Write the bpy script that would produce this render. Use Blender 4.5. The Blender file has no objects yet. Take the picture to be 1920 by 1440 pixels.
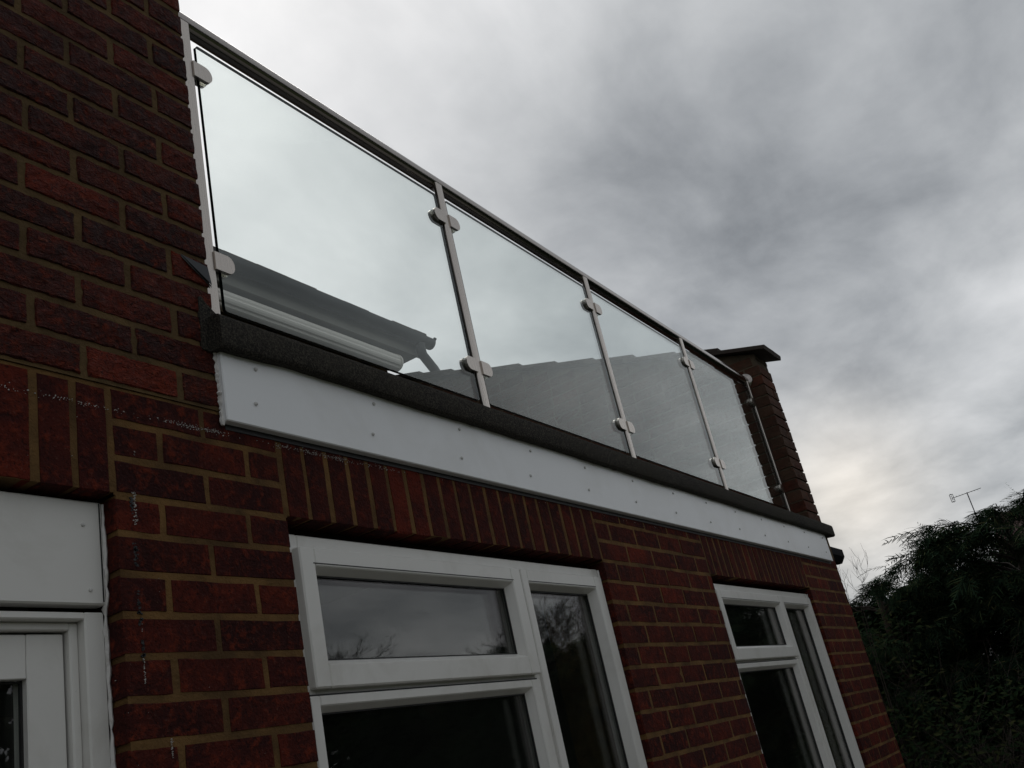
import bpy, math, random
import numpy as np
from mathutils import Vector, Matrix

scene = bpy.context.scene
COL = scene.collection
rnd = random.Random(7)
nrs = np.random.RandomState(11)

# ------------------------------------------------------------------ camera
CAM_LOC = np.array([-1.1167, -1.4714, 1.4660])
CAM_R = np.array([0.53433087, -0.81893436, -0.20937295])
CAM_U = np.array([-0.21120603, -0.36919182, 0.90503559])
CAM_F = np.array([0.81846352, 0.43936762, 0.37023446])
FOCAL = 1808.7 / 1920.0
cam_data = bpy.data.cameras.new('camera')
cam_data.sensor_width = 36.0
cam_data.lens = FOCAL * 36.0
cam_data.clip_start = 0.02
cam_data.clip_end = 2000.0
cam = bpy.data.objects.new('camera', cam_data)
COL.objects.link(cam)
m = Matrix.Identity(4)
for i in range(3):
    m[i][0] = CAM_R[i]; m[i][1] = CAM_U[i]; m[i][2] = -CAM_F[i]; m[i][3] = CAM_LOC[i]
cam.matrix_world = m
scene.camera = cam

# ------------------------------------------------------------------ sky, sun, exposure
SUN_AZ, SUN_EL = math.radians(52.0), math.radians(50.0)     # azimuth from +Y towards +X
world = bpy.data.worlds.new('World')
scene.world = world
world.use_nodes = True
wt = world.node_tree
wt.nodes.clear()


class NT:
    """tiny node-building helper"""
    def __init__(self, tree):
        self.t = tree

    def n(self, typ, **kw):
        node = self.t.nodes.new(typ)
        ins = kw.pop('ins', {})
        for k, v in kw.items():
            setattr(node, k, v)
        for k, v in ins.items():
            s = node.inputs[k]
            if hasattr(v, 'is_linked'):
                self.t.links.new(v, s)
            else:
                s.default_value = v
        return node

    def math(self, op, a, b=0.0, clamp=False):
        nd = self.n('ShaderNodeMath', operation=op, use_clamp=clamp)
        for i, v in enumerate((a, b)):
            if hasattr(v, 'is_linked'):
                self.t.links.new(v, nd.inputs[i])
            else:
                nd.inputs[i].default_value = v
        return nd.outputs[0]

    def vmath(self, op, a, b=(0, 0, 0), out=0):
        nd = self.n('ShaderNodeVectorMath', operation=op)
        for i, v in enumerate((a, b)):
            if hasattr(v, 'is_linked'):
                self.t.links.new(v, nd.inputs[i])
            else:
                nd.inputs[i].default_value = v
        return nd.outputs[out]

    def noise(self, vec, scale, detail=4.0, rough=0.5, dist=0.0):
        nd = self.n('ShaderNodeTexNoise', ins={'Scale': scale, 'Detail': detail, 'Roughness': rough, 'Distortion': dist})
        if vec is not None:
            self.t.links.new(vec, nd.inputs['Vector'])
        return nd.outputs['Fac']

    def ramp(self, fac, stops):
        nd = self.n('ShaderNodeValToRGB')
        el = nd.color_ramp.elements
        while len(el) < len(stops):
            el.new(0.5)
        for e, (p, c) in zip(el, stops):
            e.position = p
            e.color = (c[0], c[1], c[2], 1.0)
        self.t.links.new(fac, nd.inputs['Fac'])
        return nd.outputs['Color']

    def mix(self, fac, a, b, blend='MIX'):
        nd = self.n('ShaderNodeMix', data_type='RGBA', blend_type=blend)
        for k, v in ((0, fac), (6, a), (7, b)):
            if hasattr(v, 'is_linked'):
                self.t.links.new(v, nd.inputs[k])
            else:
                nd.inputs[k].default_value = v if k == 0 else (v[0], v[1], v[2], 1.0)
        return nd.outputs[2]

    def maprange(self, v, a, b, c, d):
        nd = self.n('ShaderNodeMapRange', clamp=True)
        nd.inputs['From Min'].default_value = a
        nd.inputs['From Max'].default_value = b
        nd.inputs['To Min'].default_value = c
        nd.inputs['To Max'].default_value = d
        self.t.links.new(v, nd.inputs['Value'])
        return nd.outputs['Result']


W = NT(wt)
tc = W.n('ShaderNodeTexCoord')
direc = tc.outputs['Generated']
sky = W.n('ShaderNodeTexSky', sky_type='NISHITA', sun_disc=False, sun_elevation=SUN_EL, sun_rotation=SUN_AZ)
sep = W.n('ShaderNodeSeparateXYZ', ins={0: direc})
zc = W.math('ADD', W.math('MAXIMUM', sep.outputs[2], 0.0), 0.16)
px = W.math('DIVIDE', sep.outputs[0], zc)
py = W.math('DIVIDE', sep.outputs[1], zc)
cv = W.n('ShaderNodeCombineXYZ', ins={0: px, 1: py, 2: 0.0}).outputs[0]
cvs = W.vmath('MULTIPLY', cv, (1.0, 1.35, 1.0))
n_big = W.noise(W.vmath('ADD', cvs, (3.7, 1.9, 0.0)), 0.95, 5.0, 0.52, 0.35)
n_fine = W.noise(W.vmath('ADD', cvs, (9.1, 4.2, 0.0)), 2.3, 7.0, 0.56, 0.22)


def blob(az, el, k):
    a, e = math.radians(az), math.radians(el)
    v = (math.sin(a) * math.cos(e), math.cos(a) * math.cos(e), math.sin(e))
    dt = W.vmath('DOT_PRODUCT', direc, v, out=1)
    return W.math('EXPONENT', W.math('MULTIPLY', W.math('SUBTRACT', dt, 1.0), k))


def add(a, b, s):
    return W.math('ADD', a, W.math('MULTIPLY', b, s))


lum = W.math('ADD', 0.415, 0.0)
lum = add(lum, W.math('SUBTRACT', n_big, 0.5), 0.62)
lum = add(lum, W.math('SUBTRACT', n_fine, 0.5), 0.68)
lum = add(lum, blob(50, 45, 18.0), 0.58)      # thin cloud in front of the sun
lum = add(lum, blob(74, 43, 120.0), 0.10)
lum = add(lum, blob(75, 33.0, 60.0), -0.18)   # heavy cloud base
lum = add(lum, blob(80, 28, 90.0), -0.06)
lum = add(lum, blob(102, 13.0, 18.0), 0.20)     # sky patch mostly out of view, added to brighten the glass reflections
lum = add(lum, blob(79, 10.5, 380.0), 0.20)    # break low over the hedge
lum = W.math('MAXIMUM', lum, 0.16)
warm = W.math('MULTIPLY', blob(79, 10.5, 300.0), 0.9)
tone = W.ramp(W.maprange(lum, 0.15, 0.95, 0.0, 1.0),
              [(0.0, (0.91, 0.972, 1.045)), (0.5, (0.968, 0.995, 1.018)), (1.0, (1.0, 0.997, 1.0))])
tone = W.mix(warm, tone, (1.07, 1.0, 0.90))
cloud = W.vmath('SCALE', tone, (0, 0, 0))
cloud_node = cloud.node
wt.links.new(lum, cloud_node.inputs['Scale'])
skyc = W.vmath('SCALE', sky.outputs[0])
skyc.node.inputs['Scale'].default_value = 0.06
col = W.mix(0.93, skyc, cloud)
bg = W.n('ShaderNodeBackground', ins={'Color': col, 'Strength': 1.0})
wo = W.n('ShaderNodeOutputWorld')
wt.links.new(bg.outputs[0], wo.inputs['Surface'])

sun_data = bpy.data.lights.new('sun', 'SUN')
sun_data.energy = 0.5
sun_data.angle = math.radians(25)
sun_data.color = (1.0, 0.97, 0.93)
sun = bpy.data.objects.new('sun', sun_data)
COL.objects.link(sun)
sdir = Vector((math.sin(SUN_AZ) * math.cos(SUN_EL), math.cos(SUN_AZ) * math.cos(SUN_EL), math.sin(SUN_EL)))
sun.rotation_euler = sdir.to_track_quat('Z', 'Y').to_euler()
sun.location = (3, 8, 14)

scene.view_settings.view_transform = 'Standard'
scene.view_settings.look = 'None'
scene.view_settings.exposure = 0.0
scene.view_settings.gamma = 1.0
scene.view_settings.use_curve_mapping = False
scene.render.engine = 'CYCLES'
scene.cycles.max_bounces = 6
scene.cycles.diffuse_bounces = 2
scene.cycles.glossy_bounces = 5
scene.cycles.transparent_max_bounces = 16
scene.cycles.caustics_reflective = False
scene.cycles.caustics_refractive = False


# ------------------------------------------------------------------ materials
def new_mat(name):
    mt = bpy.data.materials.new(name)
    mt.use_nodes = True
    mt.node_tree.nodes.clear()
    N = NT(mt.node_tree)
    out = N.n('ShaderNodeOutputMaterial')
    return mt, N, out


def finish(mt, N, out, color, rough=0.8, metal=0.0, bump=None, bump_d=0.01, bump_s=0.5, spec=0.5):
    b = N.n('ShaderNodeBsdfPrincipled')
    for k, v in (('Base Color', color), ('Roughness', rough), ('Metallic', metal), ('Specular IOR Level', spec)):
        if hasattr(v, 'is_linked'):
            mt.node_tree.links.new(v, b.inputs[k])
        elif k == 'Base Color':
            b.inputs[k].default_value = (v[0], v[1], v[2], 1.0)
        else:
            b.inputs[k].default_value = v
    if bump is not None:
        bn = N.n('ShaderNodeBump', ins={'Strength': bump_s, 'Distance': bump_d})
        mt.node_tree.links.new(bump, bn.inputs['Height'])
        mt.node_tree.links.new(bn.outputs[0], b.inputs['Normal'])
    mt.node_tree.links.new(b.outputs[0], out.inputs['Surface'])
    return mt


def brick_mat(name, rustic, island, dark=1.0, sooty=0.0):
    mt, N, out = new_mat(name)
    t = N.n('ShaderNodeTexCoord')
    if island:
        r = N.n('ShaderNodeNewGeometry').outputs['Random Per Island']
        vec0 = t.outputs['Object']
    else:
        oi = N.n('ShaderNodeObjectInfo')
        r = oi.outputs['Random']
        vec0 = oi.outputs['Location']
        vec0 = N.vmath('ADD', t.outputs['Object'], N.vmath('SCALE', vec0))
        vec0.node.inputs[1].links[0].from_node.inputs['Scale'].default_value = 1.0
    off = N.n('ShaderNodeCombineXYZ', ins={0: N.math('MULTIPLY', r, 37.0), 1: N.math('MULTIPLY', r, 11.0), 2: N.math('MULTIPLY', r, 23.0)}).outputs[0]
    vec = N.vmath('ADD', vec0, off)
    def D(c):
        return (c[0] * dark, c[1] * dark, c[2] * dark)
    base = N.ramp(r, [(0.0, D((0.046, 0.0110, 0.0085))), (0.20, D((0.092, 0.0160, 0.0098))), (0.38, D((0.056, 0.0112, 0.0090))),
                      (0.62, D((0.115, 0.0185, 0.0100))), (0.80, D((0.034, 0.0095, 0.0090))), (1.0, D((0.165, 0.0235, 0.0110)))])
    # kiln scorch: dark ends and blotches, redder chips where the skin has gone
    n1 = N.noise(vec, 7.5, 3.0, 0.62, 0.5)
    c = N.mix(N.maprange(n1, 0.40, 0.62, 0.0, 0.80), base, D((0.026, 0.0085, 0.0085)))
    n2 = N.noise(vec, 42.0, 4.0, 0.68, 0.3)
    c = N.mix(N.maprange(n2, 0.50, 0.72, 0.0, 0.75), c, D((0.195, 0.0310, 0.0125)))
    n3 = N.noise(vec, 150.0, 2.0, 0.65)
    c = N.mix(N.maprange(n3, 0.62, 0.80, 0.0, 0.40), c, D((0.20, 0.10, 0.075)))
    c = N.mix(N.maprange(n3, 0.46, 0.28, 0.0, 0.85), c, (0.012, 0.006, 0.006))
    nE = N.noise(vec0, 1.1, 2.0, 0.5)
    c = N.mix(N.maprange(nE, 0.45, 0.70, 0.0, 0.45), c, D((0.030, 0.0085, 0.0080)))
    if sooty:
        n4 = N.noise(t.outputs['Object'] if island else vec, 3.0, 4.0, 0.6)
        c = N.mix(N.maprange(n4, 0.3, 0.65, 0.15 * sooty, 0.75 * sooty), c, (0.12, 0.082, 0.056))
    if rustic:
        sv = N.vmath('MULTIPLY', vec, (44.0, 60.0, 80.0))
        h0 = N.noise(sv, 1.0, 4.0, 0.7, 1.2)
        c = N.mix(N.maprange(h0, 0.56, 0.74, 0.0, 0.6), c, D((0.25, 0.075, 0.045)))
        h = N.math('ADD', N.math('MULTIPLY', N.maprange(h0, 0.3, 0.7, 0.0, 1.0), 0.8), N.math('MULTIPLY', n2, 0.4))
        return finish(mt, N, out, c, N.maprange(n2, 0.3, 0.7, 0.5, 0.9), bump=h, bump_d=0.012, bump_s=1.0, spec=0.16)
    h = N.math('ADD', N.math('MULTIPLY', n2, 0.8), N.math('MULTIPLY', n3, 0.5))
    return finish(mt, N, out, c, 0.9, bump=h, bump_d=0.006, bump_s=1.0, spec=0.12)


M = {}
M['brick'] = brick_mat('brick_smooth', False, False)
M['brick_stuff'] = brick_mat('brick_smooth_joined', False, True)
M['rustic'] = brick_mat('brick_rustic', True, False, 1.22)
M['rustic_stuff'] = brick_mat('brick_rustic_joined', True, True, 1.22)
M['brick_old'] = brick_mat('brick_weathered', False, False, 0.85, 0.9)
M['brick_old_stuff'] = brick_mat('brick_weathered_joined', False, True, 0.85, 0.9)


def mortar_mat(name, c0, c1):
    mt, N, out = new_mat(name)
    t = N.n('ShaderNodeTexCoord').outputs['Object']
    a = N.noise(t, 7.0, 5.0, 0.6)
    b = N.noise(t, 160.0, 4.0, 0.7)
    c = N.mix(N.maprange(a, 0.36, 0.64, 0.0, 1.0), c0, c1)
    c = N.mix(N.maprange(b, 0.42, 0.3, 0.0, 0.6), c, (0.09, 0.055, 0.025))
    return finish(mt, N, out, c, 0.95, bump=N.math('ADD', N.math('MULTIPLY', b, 0.6), N.noise(t, 45.0, 3.0)), bump_d=0.006, bump_s=0.9, spec=0.2)


M['mortar'] = mortar_mat('mortar', (0.200, 0.110, 0.040), (0.085, 0.049, 0.021))
M['mortar_up'] = mortar_mat('mortar_upper', (0.150, 0.095, 0.042), (0.080, 0.052, 0.026))
M['mortar_old'] = mortar_mat('mortar_weathered', (0.14, 0.108, 0.074), (0.08, 0.062, 0.044))


def simple(name, c, rough=0.5, metal=0.0, nscale=20.0, var=0.12, bump=0.0, spec=0.5, dirt=None, dirt_scale=3.0, dirt_amt=0.5):
    mt, N, out = new_mat(name)
    t = N.n('ShaderNodeTexCoord').outputs['Object']
    a = N.noise(t, nscale, 5.0, 0.6)
    lo = tuple(x * (1 - var) for x in c)
    hi = tuple(min(1, x * (1 + var)) for x in c)
    cc = N.mix(a, lo, hi)
    if dirt:
        d = N.noise(t, dirt_scale, 6.0, 0.65, 0.6)
        cc = N.mix(N.maprange(d, 0.5, 0.75, 0.0, dirt_amt), cc, dirt)
    return finish(mt, N, out, cc, rough, metal, bump=(N.noise(t, nscale * 4, 3.0) if bump else None), bump_d=bump, bump_s=0.6, spec=spec)


M['upvc'] = simple('white_upvc', (0.77, 0.755, 0.72), 0.32, nscale=6, var=0.03, dirt=(0.45, 0.42, 0.36), dirt_scale=5.0, dirt_amt=0.35)
M['fascia'] = simple('fascia_white', (0.90, 0.91, 0.925), 0.35, nscale=4, var=0.03, dirt=(0.58, 0.57, 0.53), dirt_scale=2.2, dirt_amt=0.30)
M['cap'] = simple('screw_cap', (0.62, 0.61, 0.59), 0.4, var=0.05)
M['sealant'] = simple('sealant', (0.70, 0.68, 0.66), 0.6, nscale=60, var=0.2, dirt=(0.3, 0.27, 0.23), dirt_scale=30, dirt_amt=0.8)
M['paint_fleck'] = simple('old_paint', (0.50, 0.48, 0.45), 0.8, nscale=200, var=0.35)
M['tar'] = simple('black_tar', (0.012, 0.012, 0.013), 0.5, nscale=60)  # tar marks, the flashing's edge strip and the painted shadow under the fascia
M['gasket'] = simple('black_gasket', (0.015, 0.015, 0.015), 0.5)
M['lead'] = simple('lead_sheet', (0.055, 0.058, 0.064), 0.7, metal=0.0, nscale=12, var=0.25)
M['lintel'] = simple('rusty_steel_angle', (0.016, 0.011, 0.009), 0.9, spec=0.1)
M['soffit'] = simple('soffit_board', (0.22, 0.21, 0.19), 0.6, nscale=4, var=0.15)
M['eavesboard'] = simple('painted_eaves_board', (0.24, 0.23, 0.20), 0.6, nscale=4, var=0.2)
M['gutter'] = simple('grey_gutter', (0.016, 0.017, 0.020), 0.5, nscale=8, var=0.15)
M['blackgutter'] = simple('black_gutter', (0.008, 0.008, 0.009), 0.8, spec=0.1)
M['rooftile'] = simple('concrete_roof_tile', (0.050, 0.036, 0.030), 0.9, nscale=30, var=0.35, bump=0.004, dirt=(0.05, 0.05, 0.035), dirt_scale=9, dirt_amt=0.6)
M['awning'] = simple('awning_white', (0.86, 0.81, 0.74), 0.4, nscale=10, var=0.05)
M['deck'] = simple('terrace_felt', (0.07, 0.07, 0.07), 0.95, nscale=60, var=0.3)
M['plaster'] = simple('room_plaster', (0.28, 0.26, 0.24), 0.9, nscale=3, var=0.08)
M['carpet'] = simple('room_floor', (0.10, 0.08, 0.065), 0.95, nscale=60, var=0.3)
M['bark'] = simple('bark', (0.075, 0.055, 0.042), 0.95, nscale=25, var=0.35, bump=0.006)
M['twig'] = simple('twig_bark', (0.045, 0.034, 0.028), 0.95, nscale=25, var=0.3)
M['metal_dark'] = simple('aerial_metal', (0.10, 0.10, 0.11), 0.5, metal=0.6)
M['concrete'] = simple('patio_concrete', (0.20, 0.19, 0.17), 0.95, nscale=5, var=0.25, bump=0.004, dirt=(0.08, 0.08, 0.06), dirt_scale=1.5, dirt_amt=0.6)
M['timber'] = simple('dark_timber', (0.05, 0.035, 0.028), 0.9, nscale=15, var=0.3)
M['redtile'] = simple('clay_tile', (0.06, 0.030, 0.024), 0.9, nscale=8, var=0.3)
M['render'] = simple('wall_render', (0.28, 0.25, 0.21), 0.95, nscale=5, var=0.12)


def felt_mat():
    mt, N, out = new_mat('mineral_felt')
    t = N.n('ShaderNodeTexCoord').outputs['Object']
    a = N.noise(t, 210.0, 3.0, 0.85)
    b = N.noise(t, 2.2, 5.0, 0.6)
    c = N.mix(N.maprange(a, 0.45, 0.68, 0.0, 1.0), (0.014, 0.0135, 0.013), (0.118, 0.102, 0.082))
    c = N.mix(N.maprange(b, 0.45, 0.7, 0.0, 0.6), c, (0.040, 0.036, 0.026))
    c = N.mix(N.maprange(N.noise(t, 9.0, 5.0, 0.7), 0.55, 0.72, 0.0, 0.5), c, (0.014, 0.014, 0.015))
    return finish(mt, N, out, c, 0.95, bump=a, bump_d=0.004, bump_s=0.8, spec=0.2)


M['felt'] = felt_mat()


def steel_mat():
    mt, N, out = new_mat('brushed_stainless')
    t = N.n('ShaderNodeTexCoord').outputs['Object']
    a = N.noise(N.vmath('MULTIPLY', t, (90.0, 90.0, 3.0)), 3.0, 4.0, 0.6)
    c = N.mix(a, (0.43, 0.39, 0.355), (0.60, 0.55, 0.50))
    return finish(mt, N, out, c, N.maprange(a, 0.3, 0.7, 0.22, 0.36), 1.0, bump=a, bump_d=0.0006, bump_s=0.4)


M['steel'] = steel_mat()
M['steel_rail'] = simple('polished_stainless', (0.37, 0.34, 0.32), 0.2, metal=1.0, nscale=14, var=0.08)
M['glass_edge'] = simple('glass_edge_green', (0.006, 0.016, 0.014), 0.1, nscale=30, var=0.2)


def glass_mat(name, tint, haze=0.0, gloss=(0.97, 1.0, 0.985)):
    """clear sheet: Schlick reflection on each of its two faces, the rest passes straight through"""
    mt, N, out = new_mat(name)
    g = N.n('ShaderNodeNewGeometry')
    dt = N.math('ABSOLUTE', N.vmath('DOT_PRODUCT', g.outputs['Normal'], g.outputs['Incoming'], out=1))
    f5 = N.math('POWER', N.math('SUBTRACT', 1.0, dt, clamp=True), 5.0)
    fr = N.math('ADD', N.math('MULTIPLY', f5, 0.955), 0.044, clamp=True)
    tr = N.n('ShaderNodeBsdfTransparent', ins={'Color': (tint[0], tint[1], tint[2], 1)})
    gl = N.n('ShaderNodeBsdfGlossy', ins={'Color': (gloss[0], gloss[1], gloss[2], 1), 'Roughness': 0.0})
    mx = N.n('ShaderNodeMixShader')
    L = mt.node_tree.links
    L.new(fr, mx.inputs[0]); L.new(tr.outputs[0], mx.inputs[1]); L.new(gl.outputs[0], mx.inputs[2])
    res = mx.outputs[0]
    if haze:
        t = N.n('ShaderNodeTexCoord').outputs['Object']
        hz = N.maprange(N.noise(t, 3.0, 6.0, 0.6), 0.3, 0.75, haze * 0.4, haze)
        df = N.n('ShaderNodeBsdfDiffuse', ins={'Color': (0.75, 0.78, 0.76, 1)})
        m2 = N.n('ShaderNodeMixShader')
        L.new(hz, m2.inputs[0]); L.new(res, m2.inputs[1]); L.new(df.outputs[0], m2.inputs[2])
        res = m2.outputs[0]
    L.new(res, out.inputs['Surface'])
    return mt


M['glass'] = glass_mat('balustrade_glass', (0.94, 0.967, 0.957), 0.004)
M['pane'] = glass_mat('window_glass', (0.90, 0.92, 0.905), 0.003, (1.0, 0.955, 0.965))


def leaf_mat(name, stops, trans=0.15):
    mt, N, out = new_mat(name)
    r = N.n('ShaderNodeNewGeometry').outputs['Random Per Island']
    c = N.ramp(r, stops)
    d = N.n('ShaderNodeBsdfDiffuse')
    mt.node_tree.links.new(c, d.inputs[0]); mt.node_tree.links.new(d.outputs[0], out.inputs['Surface'])
    return mt


M['conifer'] = leaf_mat('conifer_foliage', [(0.0, (0.016, 0.031, 0.021)), (0.5, (0.025, 0.045, 0.026)), (0.88, (0.042, 0.064, 0.030)), (1.0, (0.085, 0.078, 0.036))])
M['hedge'] = leaf_mat('hedge_foliage', [(0.0, (0.010, 0.019, 0.010)), (0.6, (0.018, 0.030, 0.014)), (1.0, (0.04, 0.043, 0.018))])


def ground_mat():
    mt, N, out = new_mat('lawn')
    t = N.n('ShaderNodeTexCoord').outputs['Object']
    a = N.noise(t, 1.3, 6.0, 0.65)
    b = N.noise(t, 60.0, 4.0, 0.7)
    c = N.mix(a, (0.030, 0.050, 0.016), (0.060, 0.075, 0.026))
    c = N.mix(N.maprange(b, 0.4, 0.7, 0.0, 0.6), c, (0.075, 0.075, 0.035))
    return finish(mt, N, out, c, 0.95, bump=b, bump_d=0.03, bump_s=0.8, spec=0.2)


M['lawn'] = ground_mat()


# ------------------------------------------------------------------ mesh helpers
class MB:
    def __init__(self):
        self.v = []; self.f = []; self.mi = []

    def quad(self, a, b, c, d, mi=0):
        n = len(self.v); self.v += [a, b, c, d]; self.f.append((n, n + 1, n + 2, n + 3)); self.mi.append(mi)

    def poly(self, pts, mi=0):
        n = len(self.v); self.v += list(pts); self.f.append(tuple(range(n, n + len(pts)))); self.mi.append(mi)

    def box(self, x0, x1, y0, y1, z0, z1, c=0.0, mi=0):
        """box, edges chamfered by c"""
        if c <= 0:
            n = len(self.v)
            self.v += [(x0, y0, z0), (x1, y0, z0), (x1, y1, z0), (x0, y1, z0), (x0, y0, z1), (x1, y0, z1), (x1, y1, z1), (x0, y1, z1)]
            for q in ((0, 3, 2, 1), (4, 5, 6, 7), (0, 1, 5, 4), (1, 2, 6, 5), (2, 3, 7, 6), (3, 0, 4, 7)):
                self.f.append(tuple(n + i for i in q)); self.mi.append(mi)
            return
        n = len(self.v)
        lo = (x0, y0, z0); hi = (x1, y1, z1)
        idx = {}
        for sx in (0, 1):
            for sy in (0, 1):
                for sz in (0, 1):
                    s = (sx, sy, sz)
                    for ax in range(3):
                        p = []
                        for k in range(3):
                            e = hi[k] if s[k] else lo[k]
                            if k != ax:
                                e += -c if s[k] else c
                            p.append(e)
                        idx[(s, ax)] = len(self.v); self.v.append(tuple(p))
        def F(*q):
            self.f.append(tuple(q)); self.mi.append(mi)
        for ax in range(3):
            o = [k for k in range(3) if k != ax]
            for sgn in (0, 1):
                ring = []
                for (a, b) in ((0, 0), (1, 0), (1, 1), (0, 1)):
                    s = [0, 0, 0]; s[ax] = sgn; s[o[0]] = a; s[o[1]] = b
                    ring.append(idx[(tuple(s), ax)])
                if (sgn == 0) != (ax == 1):
                    ring = ring[::-1]
                F(*ring)
        for ax in range(3):           # edge chamfers running along ax
            o = [k for k in range(3) if k != ax]
            for a in (0, 1):
                for b in (0, 1):
                    s0 = [0, 0, 0]; s1 = [0, 0, 0]
                    s0[o[0]] = s1[o[0]] = a; s0[o[1]] = s1[o[1]] = b; s1[ax] = 1
                    s0 = tuple(s0); s1 = tuple(s1)
                    F(idx[(s0, o[0])], idx[(s1, o[0])], idx[(s1, o[1])], idx[(s0, o[1])])
        for s in {k[0] for k in idx}:
            F(idx[(s, 0)], idx[(s, 1)], idx[(s, 2)])

    def tube(self, pts, radii, seg=8, cap=True, mi=0):
        pts = [Vector(p) for p in pts]
        n0 = len(self.v)
        prev = None
        for i, p in enumerate(pts):
            if i == 0:
                d = pts[1] - pts[0]
            elif i == len(pts) - 1:
                d = pts[-1] - pts[-2]
            else:
                d = (pts[i + 1] - pts[i]).normalized() + (pts[i] - pts[i - 1]).normalized()
            d = d.normalized() if d.length > 1e-9 else Vector((0, 0, 1))
            if prev is None:
                a = d.orthogonal().normalized()
            else:
                a = (prev - d * prev.dot(d))
                a = a.normalized() if a.length > 1e-6 else d.orthogonal().normalized()
            prev = a
            b = d.cross(a)
            r = radii[i] if hasattr(radii, '__len__') else radii
            for k in range(seg):
                t = 2 * math.pi * k / seg
                self.v.append(tuple(p + a * (r * math.cos(t)) + b * (r * math.sin(t))))
        for i in range(len(pts) - 1):
            for k in range(seg):
                k2 = (k + 1) % seg
                self.f.append((n0 + i * seg + k, n0 + i * seg + k2, n0 + (i + 1) * seg + k2, n0 + (i + 1) * seg + k)); self.mi.append(mi)
        if cap:
            self.f.append(tuple(n0 + k for k in range(seg))[::-1]); self.mi.append(mi)
            e = n0 + (len(pts) - 1) * seg
            self.f.append(tuple(e + k for k in range(seg))); self.mi.append(mi)

    def prism(self, prof, axis, a, b, mi=0):
        """closed profile extruded along axis ('x': (y,z) profile; 'y': (x,z) profile)"""
        n = len(prof); n0 = len(self.v)
        for t in (a, b):
            for p in prof:
                self.v.append((t, p[0], p[1]) if axis == 'x' else (p[0], t, p[1]))
        for i in range(n):
            j = (i + 1) % n
            self.f.append((n0 + i, n0 + j, n0 + n + j, n0 + n + i)); self.mi.append(mi)
        self.f.append(tuple(n0 + i for i in range(n))[::-1]); self.mi.append(mi)
        self.f.append(tuple(n0 + n + i for i in range(n))); self.mi.append(mi)

    def mesh(self, name, mats):
        me = bpy.data.meshes.new(name)
        me.from_pydata(self.v, [], self.f)
        for mt in (mats if isinstance(mats, (list, tuple)) else [mats]):
            me.materials.append(mt)
        if any(self.mi):
            me.polygons.foreach_set('material_index', self.mi)
        me.update()
        return me

    def build(self, name, mats, parent=None, smooth=False, recalc=True):
        me = self.mesh(name, mats)
        if recalc:
            import bmesh
            bm = bmesh.new(); bm.from_mesh(me)
            bmesh.ops.recalc_face_normals(bm, faces=bm.faces)
            bm.to_mesh(me); bm.free()
        if smooth:
            me.polygons.foreach_set('use_smooth', [True] * len(me.polygons))
            try:
                me.set_sharp_from_angle(angle=math.radians(40))
            except Exception:
                pass
        o = bpy.data.objects.new(name, me)
        COL.objects.link(o)
        if parent is not None:
            o.parent = parent
        return o


def thing(name, label, cat, loc=(0, 0, 0), group=None):
    o = bpy.data.objects.new(name, None)
    o.empty_display_size = 0.2
    COL.objects.link(o)
    o.location = loc
    o['label'] = label; o['category'] = cat
    if group:
        o['group'] = group
    return o


def project(p):
    d = np.asarray(p) - CAM_LOC
    z = d @ CAM_F
    if z < 0.05:
        return None
    return 0.5 + FOCAL * (d @ CAM_R) / z, 0.5 - FOCAL * (d @ CAM_U) / z * (1920.0 / 1440.0), z


def in_frame(p, mx=0.015):
    q = project(p)
    return q is not None and -mx < q[0] < 1 + mx and -mx < q[1] < 1 + mx


# ------------------------------------------------------------------ key dimensions (metres)
DOOR_X0, DOOR_X1 = -0.93, 0.0
W1_X0, W1_X1 = 0.446, 1.985
W2_X0, W2_X1 = 3.038, 4.597
END_X = 5.427
UP_X = 0.285            # right-hand corner of the tall upper wall
LEFT_X = -2.6
Z_LINTEL = 2.10
Z_SOLD = 2.325
SILL_Z = 0.90
CH = 0.075              # course height
GAP = 0.0112

# ------------------------------------------------------------------ ground
mb = MB()
mb.quad((-400, -400, 0), (400, -400, 0), (400, 400, 0), (-400, 400, 0))
g = mb.build('ground', M['lawn']); g['kind'] = 'structure'
g['label'] = 'dark lawn around the house'
mb = MB()
mb.box(-4.0, 6.6, -3.6, -0.02, -0.10, 0.030)
pt = mb.build('patio', M['concrete']); pt['kind'] = 'structure'
pt['label'] = 'concrete patio at the foot of the brick wall'

# ------------------------------------------------------------------ the brick house
house = thing('brick_house', 'red brick house with white windows, white fascia and roof terrace', 'house', (0, 0, 0))


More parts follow.
